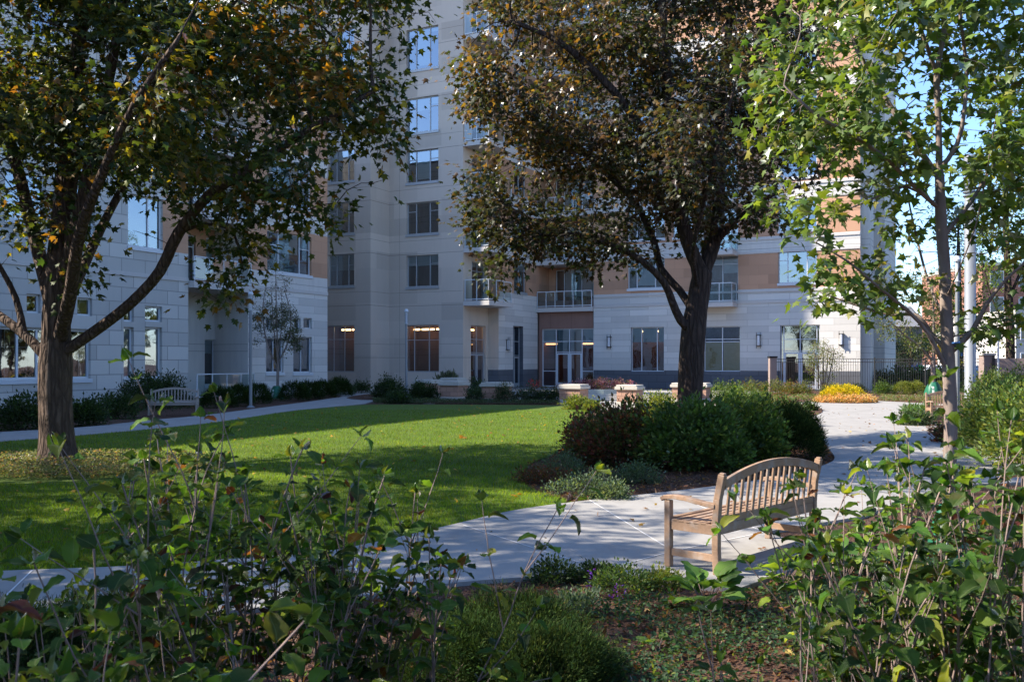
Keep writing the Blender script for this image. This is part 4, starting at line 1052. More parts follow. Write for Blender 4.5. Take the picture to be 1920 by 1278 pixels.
# parked car beyond the fence
def car(label,px,y,rot,mat='car_paint'):
    x=W(px,0,y)[0]; o=empty('parked_car',(x,y,.02),rot); tag(o,label,'car')
    import bmesh
    prof=[(-2.2,.35),(-2.25,.75),(-1.9,.92),(-1.35,.98),(-.75,1.42),(.75,1.45),(1.35,1.02),(2.05,.88),(2.25,.65),(2.2,.35)]
    mb=MB(); n=len(prof)
    for sgn in (-1,1): mb.v+=[(p[0],sgn*(.86 if p[1]<1.1 else .66),p[1]) for p in prof]
    for i in range(n): j=(i+1)%n; mb.f.append((i,j,n+j,n+i)); mb.m.append(0)
    mb.f+=[tuple(range(n-1,-1,-1)),tuple(range(n,2*n))]; mb.m+=[0,0]
    mb.build('body',M[mat],o,bevel=.04)
    for sgn in (-1,1):
        mb=MB(); mb.v=[(-1.2,sgn*.80,1.02),(1.15,sgn*.80,1.04),(.68,sgn*.70,1.38),(-.7,sgn*.70,1.36)]; mb.f=[(0,1,2,3)]; mb.m=[0]; q=mb.build('window',M['dark_glass'],o)
        for xx in (-1.35,1.4):
            mb=MB(); mb.lathe([(.2,-.09),(.32,-.09),(.32,.09),(.2,.09)],n=20); w=mb.build('wheel',M['tyre'],o); w.location=(xx,sgn*.80,.33); w.rotation_euler=(R(90),0,0)
            mb=MB(); mb.lathe([(.2,-.10),(.2,.10)],n=16); r_=mb.build('rim',M['alu'],w)
    for sgn in (-.6,.6): mb=MB(); mb.box(2.17,2.26,sgn-.16,sgn+.16,.62,.76); mb.build('headlight',M['sconce_shade'],o)
car('silver blue parked car seen between the trunk and the fence post',1828,74,R(8)); car('pale parked car seen left of the young maple trunk beyond the fence',1752,84,R(4),'white_metal')
# street pole far off and tapes on the maple
x=W(1862,0,47)[0]; o=empty('sign_post',(x,46.5,0)); tag(o,'thin white post standing at the solid fence','post'); mb=MB(); mb.lathe([(.05,0),(.05,3.4),(.03,3.45)],n=10); mb.build('pole',M['white_metal'],o); mb=MB(); mb.box(-.16,.16,-.02,.02,2.9,3.35); mb.build('plate',M['alu'],o)
# ------------------------------------------------------------------ trees
GRN=[((.045,.065,.016),5),((.055,.078,.02),3),((.03,.055,.015),3),((.14,.14,.02),2.0),((.17,.09,.02),1.0),((.30,.25,.03),.9)]
BRZ=[((.035,.045,.018),4),((.045,.042,.02),3),((.055,.035,.025),3),((.09,.055,.022),1.8),((.14,.085,.02),.8),((.05,.065,.02),3)]
BRT=[((.10,.16,.03),5),((.07,.12,.03),4),((.15,.21,.04),3),((.22,.22,.05),.9)]
def patch_gold(P,cols,g):
    f=np.sin(P[:,0]*.9+1.3)*np.sin(P[:,1]*.8+.4)*np.sin(P[:,2]*1.1+.7); k=(f>.42)&(g.random(len(P))<.45)
    c=cols.copy(); c[k]=np.array([.26,.13,.02]); return c
def patch_backlit(P,cols,g):
    # golden backlight of the upper left crown, put into the leaf colour
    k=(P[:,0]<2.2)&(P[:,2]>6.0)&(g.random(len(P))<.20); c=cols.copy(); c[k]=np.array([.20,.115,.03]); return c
y1=15.9
L1=[line(y1,[(110,884),(106,800),(103,720),(104,650),(106,560),(116,450),(126,330),(136,200,.3),(150,60,.4),(165,-120,.3),(180,-330,.2)]),
    line(y1,[(108,668),(150,640,-.1),(190,612,-.2),(245,568,-.4),(300,508,-.5),(335,436,-.6),(392,365,-.8),(440,335,-1.0),(530,275,-1.2),(620,220,-1.3),(700,170,-1.2)]),
    line(y1,[(102,690),(60,640,.1),(0,592,.3),(-80,540,.6),(-180,480,1)]),
    line(y1,[(106,560),(140,450,-.2),(165,350,-.3),(182,260,-.4),(200,170,-.5),(222,60,-.7),(250,-80,-1.0),(280,-260,-1)]),
    line(y1,[(105,600),(80,500,.4),(55,400,.6),(25,290,.8),(-10,170,1.0),(-50,40,1.2),(-90,-120,1.2)]),
    line(y1,[(182,260,-.4),(250,190,-.2),(330,110,.3),(420,30,.7),(520,-60,1)]),
    line(y1,[(45,625,.2),(30,560,.3),(0,500,.2),(-50,420,0)]),
    line(y1,[(108,640),(130,560,.8),(170,470,1.8),(220,370,2.6),(290,260,3.3),(380,150,3.8)]),
    line(y1,[(110,640),(130,560,-.8),(150,440,-1.8),(190,330,-2.6),(250,200,-3.2),(330,80,-3.6)]),
    line(y1,[(345,430,-.6),(400,420,-.3),(440,440,0),(455,500,.1)]),
    line(y1,[(450,325,-1),(520,360,-1),(575,395,-1)]),
    line(y1,[(126,330),(190,230,1),(300,60,2),(420,-120,2.6)])]
def A_(px,py,rx,ry,dy,ry_m): return lob(px,py,rx,ry,y1+dy,ry_m)
B1=[A_(110,250,170,190,0,3),A_(-60,150,190,240,.6,3),A_(290,140,190,170,0,3.2),A_(470,110,180,150,0,2.8),A_(620,110,150,140,-.5,2.2),A_(745,60,85,70,-.8,1.1),
    A_(560,255,150,90,-.6,1.6),A_(690,215,90,85,-1,1.1),A_(730,300,50,48,-1,.6),A_(400,290,130,95,-.5,2.0),A_(440,420,75,80,-.2,1.0),A_(425,530,55,55,.1,.6),A_(410,585,30,20,.1,.3),
    A_(268,430,62,45,-.6,.7),A_(110,400,80,60,.3,1.6),A_(10,350,80,110,.5,1.6),A_(15,500,45,45,.2,.6),A_(155,500,22,36,-.6,.4),A_(560,380,65,45,-1,.6),A_(620,430,26,22,-1,.3),
    A_(350,-100,400,150,0,3.6),A_(0,-150,300,200,0,3.6),A_(620,-90,190,110,-.5,2.4),A_(350,230,100,80,-2.6,1.2),A_(300,240,140,100,3.0,1.3),A_(640,330,70,50,-1.1,.7),A_(400,345,70,45,-1.9,.6),A_(490,310,70,50,-2.0,.6),A_(330,400,50,30,-1.4,.5),A_(560,300,70,50,-2.0,.6)]
tree('maple_tree','broad old maple with a thick forked trunk standing at the left of the lawn','tree',L1,B1,.27,41000,.125,GRN,T_MAPLE_LO,bark='bark',n_att=3600,patch=patch_gold,seed=3,flare=1.4,gap=.3,gapf=2.3,limb_r=[(.27,.05),(.095,.015),(.09,.04),(.13,.035),(.13,.03),(.07,.02),(.06,.02),(.12,.03),(.12,.03)],spread=.24,step=.26,kill=.36)
y2=21.0
L2=[line(y2,[(1290,850),(1292,780),(1296,700),(1300,620),(1308,560),(1316,515)]),
    line(y2,[(1316,515),(1296,470,-.1),(1278,410,-.3),(1267,330,-.4),(1258,230,-.5),(1250,120,-.5),(1240,-20,-.4),(1230,-180,-.2)]),
    line(y2,[(1316,515),(1338,460,.1),(1347,400,.2),(1350,320,.3),(1350,220,.4),(1362,100,.5),(1375,-40,.5),(1380,-200,.4)]),
    line(y2,[(1300,625),(1276,600,-.2),(1260,565,-.3),(1245,530,-.5),(1205,490,-.7),(1150,460,-.9),(1080,440,-1),(1000,440,-.9)]),
    line(y2,[(1303,590),(1275,545,.2),(1240,505,.4),(1225,450,.6),(1190,380,.8),(1120,310,1.0),(1040,240,1.0)]),
    line(y2,[(1340,455),(1390,405,-.2),(1450,365,-.3),(1520,345,-.3)]),
    line(y2,[(1267,330,-.4),(1210,250,-.8),(1140,160,-1.2),(1050,80,-1.4),(960,40,-1.2)]),
    line(y2,[(1350,320,.3),(1410,240,.7),(1460,150,1.1),(1490,40,1.4)]),
    line(y2,[(1310,550),(1320,480,1.0),(1330,400,2.0),(1330,280,2.8),(1310,140,3.4)]),
    line(y2,[(1310,550),(1300,470,-1.0),(1320,380,-2.0),(1350,260,-2.8),(1390,120,-3.2)])]
def B_(px,py,rx,ry,dy,ry_m): return lob(px,py,rx,ry,y2+dy,ry_m)
B2=[B_(965,60,90,100,-.6,2),B_(905,185,70,55,-.6,1.2),B_(1000,210,120,105,-.4,2.2),B_(925,395,65,60,-.7,1.1),B_(890,330,50,50,-.6,.9),B_(880,110,50,60,-.6,.9),B_(1000,330,90,70,-.5,1.6),B_(960,465,80,30,-.8,.8),B_(1050,415,110,75,-.6,1.6),
    B_(1150,120,150,150,0,3),B_(1200,320,140,120,0,2.8),B_(1330,150,140,170,0,3.2),B_(1300,340,110,110,0,3),B_(1420,240,100,130,.2,2.6),B_(1400,400,75,50,0,1.5),B_(1510,320,75,60,0,1.5),
    B_(1480,110,85,110,.3,2.2),B_(1110,-80,190,110,0,3),B_(1350,-100,190,130,0,3),B_(1150,455,60,35,-.5,.9),B_(1060,495,45,18,-.8,.4),B_(935,525,20,16,-.8,.3),B_(1445,385,55,35,-.2,.8),
    B_(1250,250,110,110,2.6,1.3),B_(1280,250,110,120,-2.8,1.3),B_(880,290,30,28,-.6,.5),B_(1100,465,110,42,-.4,1.2),B_(1180,440,80,55,.2,1.4),B_(930,445,80,42,-.7,.9)]
tree('maple_tree','dark bronze-leaved tree with a black trunk rising behind the island shrubs','tree',L2,B2,.28,46000,.115,BRZ,T_MAPLE_LO,bark='bark_dark',n_att=3400,patch=patch_backlit,seed=5,flare=1.2,limb_r=[(.28,.23),(.15,.045),(.16,.045),(.10,.03),(.09,.03),(.08,.02),(.08,.02)],spread=.25,step=.28,gap=.3,gapf=2.3,kill=.38)
y3=8.2
L3=[line(y3,[(1778,1066),(1780,900),(1783,780),(1779,690),(1775,600),(1771,500),(1765,420),(1762,330),(1760,230),(1757,140),(1770,60,.1),(1776,-60,.1),(1780,-200,.1)]),
    line(y3,[(1757,140),(1738,85,-.1),(1716,20,-.2),(1700,-80,-.3)]),
    line(y3,[(1763,340),(1725,282,.1),(1690,232,.2),(1655,175,.3),(1610,100,.4),(1570,10,.5)]),
    line(y3,[(1766,395),(1715,350,-.1),(1665,300,-.3),(1600,255,-.4),(1530,215,-.5),(1470,160,-.5)]),
    line(y3,[(1779,700),(1740,625,-.1),(1705,585,-.2),(1650,540,-.4),(1590,490,-.5),(1530,455,-.5)]),
    line(y3,[(1780,660),(1748,628,.1),(1720,590,.1),(1670,590,.3),(1600,570,.4),(1530,545,.5)]),
    line(y3,[(1782,660),(1822,622,0),(1850,570,-.1),(1890,520,-.2),(1950,470,-.3)]),
    line(y3,[(1770,440),(1820,380,.1),(1850,330,.2),(1900,270,.2),(1960,210,.3)]),
    line(y3,[(1762,320),(1795,270,-.1),(1808,210,-.2),(1812,130,-.2),(1802,40,-.3),(1790,-80,-.3)]),
    line(y3,[(1775,600),(1745,540,.4),(1720,450,.7),(1700,350,.9),(1690,220,1)]),
    line(y3,[(1773,560),(1800,500,-.4),(1830,420,-.7),(1850,320,-.9),(1870,200,-1)]),
    line(y3,[(1766,395),(1700,350,.0),(1620,380,-.2),(1560,400,-.3),(1500,395,-.4)]),
    line(y3,[(1782,640),(1835,615),(1880,610),(1940,600)])]
def C_(px,py,rx,ry,dy,ry_m): return lob(px,py,rx,ry,y3+dy,ry_m)
B3=[C_(1480,100,85,100,0,1),C_(1450,220,60,60,-.2,.8),C_(1600,100,120,105,0,1.3),C_(1560,245,110,75,0,1.1),C_(1480,310,65,50,-.2,.6),C_(1700,40,95,85,0,1.3),C_(1870,90,80,115,0,1.1),
    C_(1655,340,85,75,0,1),C_(1515,395,70,35,-.3,.6),C_(1560,480,70,32,-.4,.5),C_(1640,515,70,45,-.2,.6),C_(1700,555,70,38,0,.6),C_(1500,590,26,14,-.2,.2),C_(1900,290,70,95,0,1),C_(1880,440,45,50,0,.7),
    C_(1905,560,45,40,0,.6),C_(1745,440,50,60,.5,.7),C_(1600,590,50,24,.2,.4),C_(1850,610,50,22,0,.4),C_(1700,-120,240,110,0,1.5),C_(1880,-90,110,110,0,1.2),C_(1720,250,45,60,.4,.8),C_(1990,400,60,150,0,1)]
tree('young_maple','slender young maple with light grey bark and a green watering bag beside the steel column','tree',L3,B3,.056,7200,.088,BRT,T_MAPLE,bark='bark_young',n_att=1700,step=.13,kill=.17,infl=1.3,tip_r=.0028,twig_lim=.0085,spread=.10,seed=8,flare=1.1,droop=.5,gap=.8,gapf=4.2,limb_r=[(.056,.014),(.02,.008),(.03,.008),(.02,.006),(.022,.007),(.022,.006),(.028,.006),(.02,.006),(.022,.006)])
# watering bags
def wbag(label,x,y,r,h):
    o=empty('watering_bag',(x,y,0)); tag(o,label,'watering bag','green watering bags on young trees')
    mb=MB(); n=26; prof=[(r,0),(r*1.02,.06*h),(r*.95,.35*h),(r*.78,.65*h),(r*.55,.9*h),(r*.42,h)]
    for j,(rr,z) in enumerate(prof):
        for i in range(n): a=2*math.pi*i/n; q=rr*(1+.07*math.sin(a*5+j*.8)+.04*math.sin(a*9-j)); mb.v.append((q*math.cos(a),q*math.sin(a),z))
    for j in range(len(prof)-1):
        for i in range(n): k=(i+1)%n; mb.f.append((j*n+i,j*n+k,(j+1)*n+k,(j+1)*n+i)); mb.m.append(0)
    mb.build('bag',M['bag'],o,smooth=True)
    mb=MB(); a0=-2.35
    for (z0,z1) in ((.12,.50),(.56,.72)):
        rr=lambda z:(r*(1.07-.55*z/h*.95))+.012
        for k in range(3):
            a=a0+k*.16; b=a+.16
            mb.quad((rr(z0*h)*math.cos(a),rr(z0*h)*math.sin(a),z0*h),(rr(z0*h)*math.cos(b),rr(z0*h)*math.sin(b),z0*h),(rr(z1*h)*math.cos(b),rr(z1*h)*math.sin(b),z1*h),(rr(z1*h)*math.cos(a),rr(z1*h)*math.sin(a),z1*h))
    mb.build('patch',M['bag_pale'],o)
t3=G(1778,1066); wbag('green watering bag wrapped round the foot of the young maple near the bench',t3[0],t3[1],.17,.56)
mb=MB(); p=W(1786,648,8.2); mb.tube([(p[0]-.03,p[1]-.05,p[2]+.02),(p[0]+.03,p[1]-.06,p[2]+.03),(p[0]+.06,p[1]-.03,p[2]-.03),(p[0]+.065,p[1]-.03,p[2]-.09)],.009,6); tag(mb.build('tree_tie',M['tape_blue']),'pale blue ribbon tied at the lowest fork of the young maple','ribbon')
# small tree with a bag, far
def small_tree(label,px,py,lobes,tr,nleaf,ls,pal,tip=.006,limbs=None,bark='bark_young',name='young_tree',n_att=420,spread=.16,tpl=T_OVAL,step=.3,kill=.36,twig=.03,infl=2.4,seed=1,cat='tree',group=None):
    x,y=G(px,py)
    ll=[line(y,l) for l in limbs]; ll[0][0]=(x,y,0)
    lb=[lob(a,b,c,d,y+e,f) for a,b,c,d,e,f in lobes]
    tree(name,label,cat,ll,lb,tr,nleaf,ls,pal,tpl,bark=bark,n_att=n_att,step=step,kill=kill,infl=infl,tip_r=tip,twig_lim=twig,spread=spread,seed=seed,droop=.1)
    return x,y
YG=[((.10,.14,.03),4),((.16,.18,.04),3),((.07,.10,.03),3),((.20,.15,.05),.6)]
x,y=small_tree('small yellow-green tree with a pale trunk and a green bag before the iron fence',1750,745,[(1700,610,60,45,0,1.6),(1650,590,40,30,0,1),(1740,560,60,60,0,1.6),(1790,640,50,50,0,1.5),(1720,655,40,25,-.3,.9),(1690,530,45,35,0,1)],.11,5200,.10,YG,limbs=[[(1750,745),(1750,690),(1751,640),(1750,580),(1748,520)],[(1751,680),(1725,650),(1700,630),(1665,600)],[(1751,665),(1780,640),(1800,620)]],seed=21)
wbag('green watering bag round the small yellow-green tree by the iron fence',x,y,.42,.78)
mb=MB(); p=W(1761,655,y-1.2); mb.v=[(p[0]-.12,p[1],p[2]-.3),(p[0]+.12,p[1],p[2]-.25),(p[0]+.08,p[1]+.05,p[2]+.25),(p[0]-.03,p[1],p[2]+.55)]; mb.f=[(0,1,2,3)]; mb.m=[0]
fl=mb.build('marker_ribbon',M['tape_yellow']); sm=fl.modifiers.new('s','SOLIDIFY'); sm.thickness=.02; tag(fl,'yellow ribbon hanging in the small tree before the fence','ribbon')
small_tree('narrow upright pear tree with sparse grey-green leaves in front of the stone wing',520,747,[(520,560,34,55,0,1.0),(500,600,30,60,0,.9),(540,620,24,55,0,.8),(518,520,16,25,0,.5),(525,660,30,18,0,.7)],.07,6500,.075,[((.08,.10,.05),4),((.12,.13,.07),3),((.06,.07,.03),2)],limbs=[[(520,747),(521,700),(520,640),(518,570),(517,505)],[(520,690),(500,640),(493,580),(500,530)],[(521,680),(540,640),(545,590),(532,540)],[(520,670),(512,600),(508,540)],[(521,665),(529,600),(527,540)]],seed=22,n_att=500,spread=.10,name='pear_tree',tip=.008,step=.22,kill=.24)
wx,wy=G(520,747); wbag('dark green watering bag round the foot of the narrow pear tree',wx,wy-.1,.34,.62)
small_tree('open-branched street tree with a dark trunk right of the light column',1896,742,[(1890,330,70,120,0,3),(1860,480,55,60,0,2),(1930,450,60,80,0,2),(1900,220,60,60,0,2),(1840,400,40,50,1,1.5),(1860,600,50,35,0,1.5),(1910,620,35,30,0,1.5),(1880,130,70,80,0,2.5),(1925,330,50,80,0,2)],.22,10500,.16,BRT,limbs=[[(1896,742),(1895,680),(1893,600),(1889,500),(1885,380),(1890,260)],[(1893,620),(1860,560),(1840,480)],[(1891,560),(1925,480),(1940,400)],[(1893,650),(1850,620),(1830,600)]],bark='bark_dark',seed=23,name='street_tree',step=.45,kill=.6,infl=4,twig=.05,spread=.3,tip=.012)
small_tree('leafy street tree standing behind the lamp post and young maple trunk',1800,722,[(1800,560,45,60,0,3),(1770,620,40,35,0,2),(1830,470,45,50,0,3),(1790,420,40,60,0,3),(1835,640,35,25,0,2)],.26,5200,.22,[((.07,.11,.03),4),((.10,.14,.03),2),((.05,.08,.02),2)],limbs=[[(1800,722),(1800,650),(1798,560),(1797,440)],[(1800,640),(1770,600)],[(1799,620),(1830,560)]],bark='bark_dark',seed=24,name='street_tree',step=.6,kill=.8,infl=5,twig=.06,spread=.4,tip=.015)
small_tree('dark rounded evergreen by the driveway behind the small yellow-green tree',1708,712,[(1708,655,34,28,0,3),(1690,670,20,20,0,2),(1730,640,28,30,0,2.5)],.2,5200,.18,[((.02,.04,.025),4),((.035,.05,.03),2)],limbs=[[(1708,712),(1708,680),(1708,640)]],bark='bark_dark',seed=25,name='evergreen_tree',step=.6,kill=.8,infl=5,twig=.06,spread=.4,tip=.015)
for i,(px,py,h,lb_) in enumerate(((1665,700,52,'far green street tree left of the garage roof line'),(1770,702,70,'far hazy street tree past the driveway, behind the small tree'),(1925,704,80,'far street tree at the extreme edge past the pale grey building'))):
    small_tree(lb_,px,py,[(px,py-h,26,h*.5,0,4),(px+14,py-h*.7,16,20,0,3)],.3,3000,.4,[((.06,.09,.03),4),((.09,.11,.03),2)],limbs=[[(px,py),(px,py-h*.5),(px,py-h)]],bark='bark_dark',seed=30+i,name='street_tree',step=1.0,kill=1.4,infl=8,twig=.09,spread=.7,tip=.02,n_att=160)
# multi-stemmed shrub in front of the fence
small_tree('tall multi-stemmed shrub with pale stems and yellow-green tips against the iron fence',1546,738,[(1545,660,34,24,0,.9),(1525,680,18,22,0,.6),(1567,672,22,24,0,.6),(1545,700,28,20,0,.5)],.055,2600,.075,YG,limbs=[[(1546,738),(1545,700),(1543,660)],[(1546,735),(1535,700),(1527,660)],[(1546,735),(1556,700),(1565,655)],[(1546,737),(1550,690),(1553,650)],[(1545,737),(1530,710),(1520,690)]],seed=41,name='tall_shrub',cat='shrub',n_att=420,step=.16,kill=.18,infl=1.2,spread=.09,tip=.008,twig=.03)

# trees out of frame to the left whose shade dapples the path and beds
def shade_tree(label,x,y,h,r,z0,n,seed,ls=.13):
    g=np.random.default_rng(seed)
    limbs=[[(x,y,0),(x+.1,y,z0*.6),(x,y+.1,z0),(x,y,(z0+h)/2),(x+.1,y,h*.92)]]
    for k in range(7):
        a=k*.9+g.random(); zz=z0*.8+k*.35; limbs.append([(x,y,zz),(x+math.cos(a)*r*.4,y+math.sin(a)*r*.4,zz+r*.3),(x+math.cos(a)*r*.8,y+math.sin(a)*r*.8,zz+r*.45)])
    lobes=[]
    for k in range(16):
        a=g.random()*6.28; q=r*.62*g.random()**.5; zz=z0+(h-z0)*(.15+.75*g.random()); lobes.append(((x+q*math.cos(a),y+q*math.sin(a),zz),(r*.42,r*.42,(h-z0)*.2)))
    tree('maple_tree',label,'tree',limbs,lobes,.28,n,ls,GRN,T_MAPLE_LO,n_att=1100,seed=seed,step=.34,kill=.5,spread=.26,gap=.15,gapf=1.9)
SHADE=[(-9.7,8.9,9.8,4.0,3.4,11500,51),(-9.2,3.0,8.6,3.8,2.8,7500,52),(-15.6,12.8,11,3.9,3.6,11000,53)]
for (x,y,h,r,z0,n,sd),lb_ in zip(SHADE,('maple tree out of the picture on the left whose shade falls on the path','maple tree out of the picture on the left shading the near shrubs','maple tree out of the picture beyond the left edge of the lawn')):
    shade_tree(lb_,x,y,h,r,z0,n,sd)
for i,(x,y,h,r) in enumerate(((-26,-14,12,5),(-14,-18,11,5),(-3,-16,12,5.5),(9,-17,11,5),(21,-15,12,5.5),(33,-10,11,5))):
    shade_tree('leafy tree behind the photographer, number counted from the left: '+['first','second','third','fourth','fifth','sixth'][i],x,y,h,r,3.0,3800,60+i,ls=.34)

for i,(x,y,h,r) in enumerate(((30,6,12,5),(33,18,13,5.5),(37,30,12,5.5),(32,42.5,12,5),(34.5,51,12,5.5),(41,36,13,6))):
    shade_tree('leafy tree along the street out of the picture on the right, '+['nearest','second nearest','third nearest','fourth nearest','farthest','behind the row'][i],x,y,h,r,1.6,5200,80+i,ls=.38)
# ------------------------------------------------------------------ shrubs and flowers
DGR=[((.025,.05,.015),4),((.035,.065,.02),3),((.05,.085,.02),1.5)]
MGR=[((.07,.13,.03),4),((.10,.17,.035),3),((.05,.09,.025),3),((.17,.21,.04),1)]
BUR=[((.15,.05,.035),4),((.10,.065,.03),3),((.22,.07,.04),2),((.06,.08,.02),3),((.26,.06,.03),.5),((.20,.12,.04),.8)]
LIM=[((.14,.18,.03),4),((.09,.13,.03),3),((.20,.22,.05),2)]
YEW=[((.022,.042,.015),5),((.038,.062,.018),3),((.075,.10,.025),1.2)]
def at(px,py): return G(px,py)
x,y=at(1165,880); shrub('burgundy_shrub','loose burgundy-leaved shrub at the left end of the island bed','shrub',x,y+.75,.82,.8,1.06,300,20,T_OVAL,.082,BUR+[((.12,.15,.035),3.5)],spread=.075,stems=30,lump=.15,seed=1,shell=.25)
x,y=at(1105,872); shrub('green_shrub','small green-topped shrub leaning against the burgundy one','shrub',x+.1,y+.95,.52,.55,.95,170,20,T_OVAL,.06,MGR+BUR[:2],spread=.08,stems=14,seed=2,shell=.3)
x,y=at(1320,888); shrub('green_shrub','large green shrub in front of the dark tree trunk','shrub',x,y+.8,.98,.85,1.12,400,22,T_OVAL,.088,MGR,spread=.08,stems=26,lump=.14,seed=3,shell=.3)
x,y=at(1425,876); shrub('green_shrub','mid green shrub to the right in the island bed, before the dark yew','shrub',x,y+.85,.80,.75,1.12,340,22,T_OVAL,.082,MGR+LIM[:1],spread=.08,stems=22,seed=4,shell=.3)
x,y=at(1505,868); shrub('yew_shrub','very dark yew at the right end of the island bed','shrub',x,y+.75,.66,.75,.98,900,40,T_NEEDLE,.05,YEW,spread=.05,stems=8,lump=.1,seed=5,mat='needle',shell=.6)
x,y=at(1238,822); shrub('golden_shrub','sunlit yellow-green shrub left of the dark trunk','shrub',x,y,.86,.7,1.02,420,22,T_OVAL,.058,LIM,spread=.07,stems=10,seed=6)
x,y=at(1385,800); shrub('green_shrub','sunlit leafy shrub peeping over the island bed right of the trunk','shrub',x,y,.8,.6,1.05,260,20,T_OVAL,.06,MGR,spread=.08,stems=8,seed=7)
x,y=at(1475,800); shrub('green_shrub','low brownish green plant at the back of the island bed by the yew','shrub',x,y,.6,.5,.75,160,18,T_OVAL,.06,MGR+BUR[:1],spread=.08,stems=8,seed=8)
GG=[((.10,.15,.09),4),((.07,.11,.06),3),((.14,.19,.11),2)]
for px,py,w,h,l in ((1052,893,.42,.34,'grey-green catmint clump in the middle of the island bed tip'),(1098,932,.50,.30,'pale green catmint clump nearest the path edge'),(1142,938,.26,.18,'smallest green perennial tuft beside the path edge'),(1020,905,.42,.22,'low reddish perennial at the lawn tip of the island bed'),(1190,905,.34,.26,'thin grassy perennial under the burgundy shrub')):
    x,y=at(px,py); shrub('perennial_plant',l,'plant',x,y,w,w*.7,h,130,16,T_OVAL,.035,GG if 'reddish' not in l else BUR,spread=.05,stems=0,seed=int(px),low=.1)
# near yews
for px,py,rx,h,l,pal in ((965,1245,.50,.41,'dark spreading yew beside the path at the lower middle',YEW),(850,1290,.42,.38,'lighter green yew shoots in the lower middle, in front of the dark yew',[((.04,.07,.02),3),((.028,.05,.016),3)]),
                    (600,1170,.26,.42,'round dark yew half hidden behind the near leafy stems',YEW),(250,1215,.55,.34,'dark yew on the path edge behind the near left shrub',YEW),(1010,1300,.4,.36,'low yew spray at the bottom middle',YEW),(30,1250,.5,.35,'dark feathery yew in the lower left corner',YEW)):
    x,y=at(px,py); shrub('yew_shrub',l,'shrub',x,y,rx,rx*.85,h,int(1500*rx/.6),40,T_NEEDLE,.021,pal,spread=.024,stems=8,lump=.2,seed=px,mat='needle',shell=.55,up=.25,cj=.35)
# plants of the near bed
for px,py,w,h,l,pal in ((1040,1092,.20,.16,'dark leafy tuft at the corner of the path joint',DGR),(1165,1110,.26,.20,'green geranium clump with violet flowers near the path',MGR),(1125,1090,.18,.12,'low dark green tuft at the path edge beside the joint end',DGR),
                        (1075,1150,.22,.14,'small variegated tuft on the mulch beside the yew',GG),(1545,1065,.3,.22,'fresh green tuft under the far leg of the bench',MGR),(1240,1100,.18,.1,'creeping tuft by the near bench leg',LIM)):
    x,y=at(px,py); shrub('perennial_plant',l,'plant',x,y,w,w*.8,h,90,16,T_OVAL,.028,pal,spread=.03,stems=0,seed=px)
VIO=[((.16,.05,.42),3),((.24,.08,.5),2)]
for px,py,l in ((1118,1102,'violet blossoms at the path edge'),(1160,1125,'violet blossoms in front of the geranium clump')):
    x,y=at(px,py); shrub('violet_flower',l,'flowers',x,y,.05,.04,.13,7,5,T_OVAL,.022,VIO,spread=.015,stems=4,seed=px,mat='petal',stem_r=.002)
# broad-leaved plants by the bench
def hosta(label,px,py,n,ls,h,pal,name='broad_leaf_plant',y=None):
    x,y=at(px,py) if y is None else (W(px,0,y)[0],y)
    o=empty(name,(x,y,0)); tag(o,label,'plant'); g=np.random.default_rng(px)
    a=g.random(n)*6.28; t=g.random(n); base=np.stack([np.cos(a)*.05,np.sin(a)*.05,h*(.25+.6*t)],1)
    D=np.stack([np.cos(a),np.sin(a),.1+.7*t],1)+g.normal(0,.1,(n,3)); N=np.tile([0,0,1.],(n,1))+g.normal(0,.2,(n,3))
    base=base+unit(D)*ls*.35
    leaf_cloud('leaves',base,D,N,ls*(.75+.4*g.random(n)),jitter(pick(pal,n),.15),T_VIB,M['leaf_big'],o,uv=T_VIB[2])
    ch=[(np.array([[0,0,0],list(b*.5+[0,0,.02]),list(b)]),np.array([.005,.004,.003])) for b in base]
    tubes(ch,'stems',M['twig'],o)
HB=[((.08,.16,.03),4),((.12,.22,.04),3),((.18,.27,.04),1.5)]
hosta('broad fresh green leaves at the foot of the near bench leg',1325,1150,24,.20,.24,HB)
hosta('bright yellow-green broad leaves behind the bench in a spot of sun',1470,1105,20,.19,.22,[((.20,.30,.04),4),((.14,.24,.04),3)])
hosta('broad light green leaves low behind the bench, toward the maple',1650,1090,22,.17,.22,HB)
hosta('spray of light green leaves right of the bench in the near bed',1560,1210,16,.15,.28,HB)
for i,(px,py,l) in enumerate(((1690,1045,'sunny clump of light green leaves left of the green bag'),(1590,1085,'clump of broad leaves between the bench leg and the maple bag'),(1850,1010,'low broad-leaved clump on the mulch right of the maple bag'),(1900,960,'broad-leaved clump near the path at the right edge'),(1640,1010,'small leafy clump on the path-side mulch behind the bench'),(1720,975,'leafy clump at the path edge left of the maple trunk'))):
    hosta(l,px,py,20,.15,.24,HB)
hosta('single low rosette of pointed leaves at the bottom of the near bed',1235,1225,9,.09,.1,HB)
# ground cover (nobody could count the leaves)
def cover(name,label,poly,n,size,pal,h,tpl=T_OVAL,clump=.5):
    a=np.array(poly); lo,hi=a.min(0),a.max(0); P=lo+(hi-lo)*rng.random((n*3,2)); f=np.sin(P[:,0]*3.1)*np.sin(P[:,1]*3.7+1)+np.sin(P[:,0]*7.7+2)*np.sin(P[:,1]*6.1)*.6
    P=P[inside(P,poly)&(f+rng.normal(0,.5,len(P))>-clump)][:n]; n=len(P); z=rng.random((n,1))*h+.02
    D=rng.normal(0,1,(n,3)); D[:,2]=np.abs(D[:,2])*.6; N=np.tile([0,0,1.],(n,1))+rng.normal(0,.5,(n,3))
    o=leaf_cloud(name,np.concatenate([P,z],1),D,N,size*np.clip(rng.normal(1,.25,n),.4,1.6),jitter(pick(pal,n),.25),tpl,M['leaf'],None); return tag(o,label,name.replace('_',' '),kind='stuff')
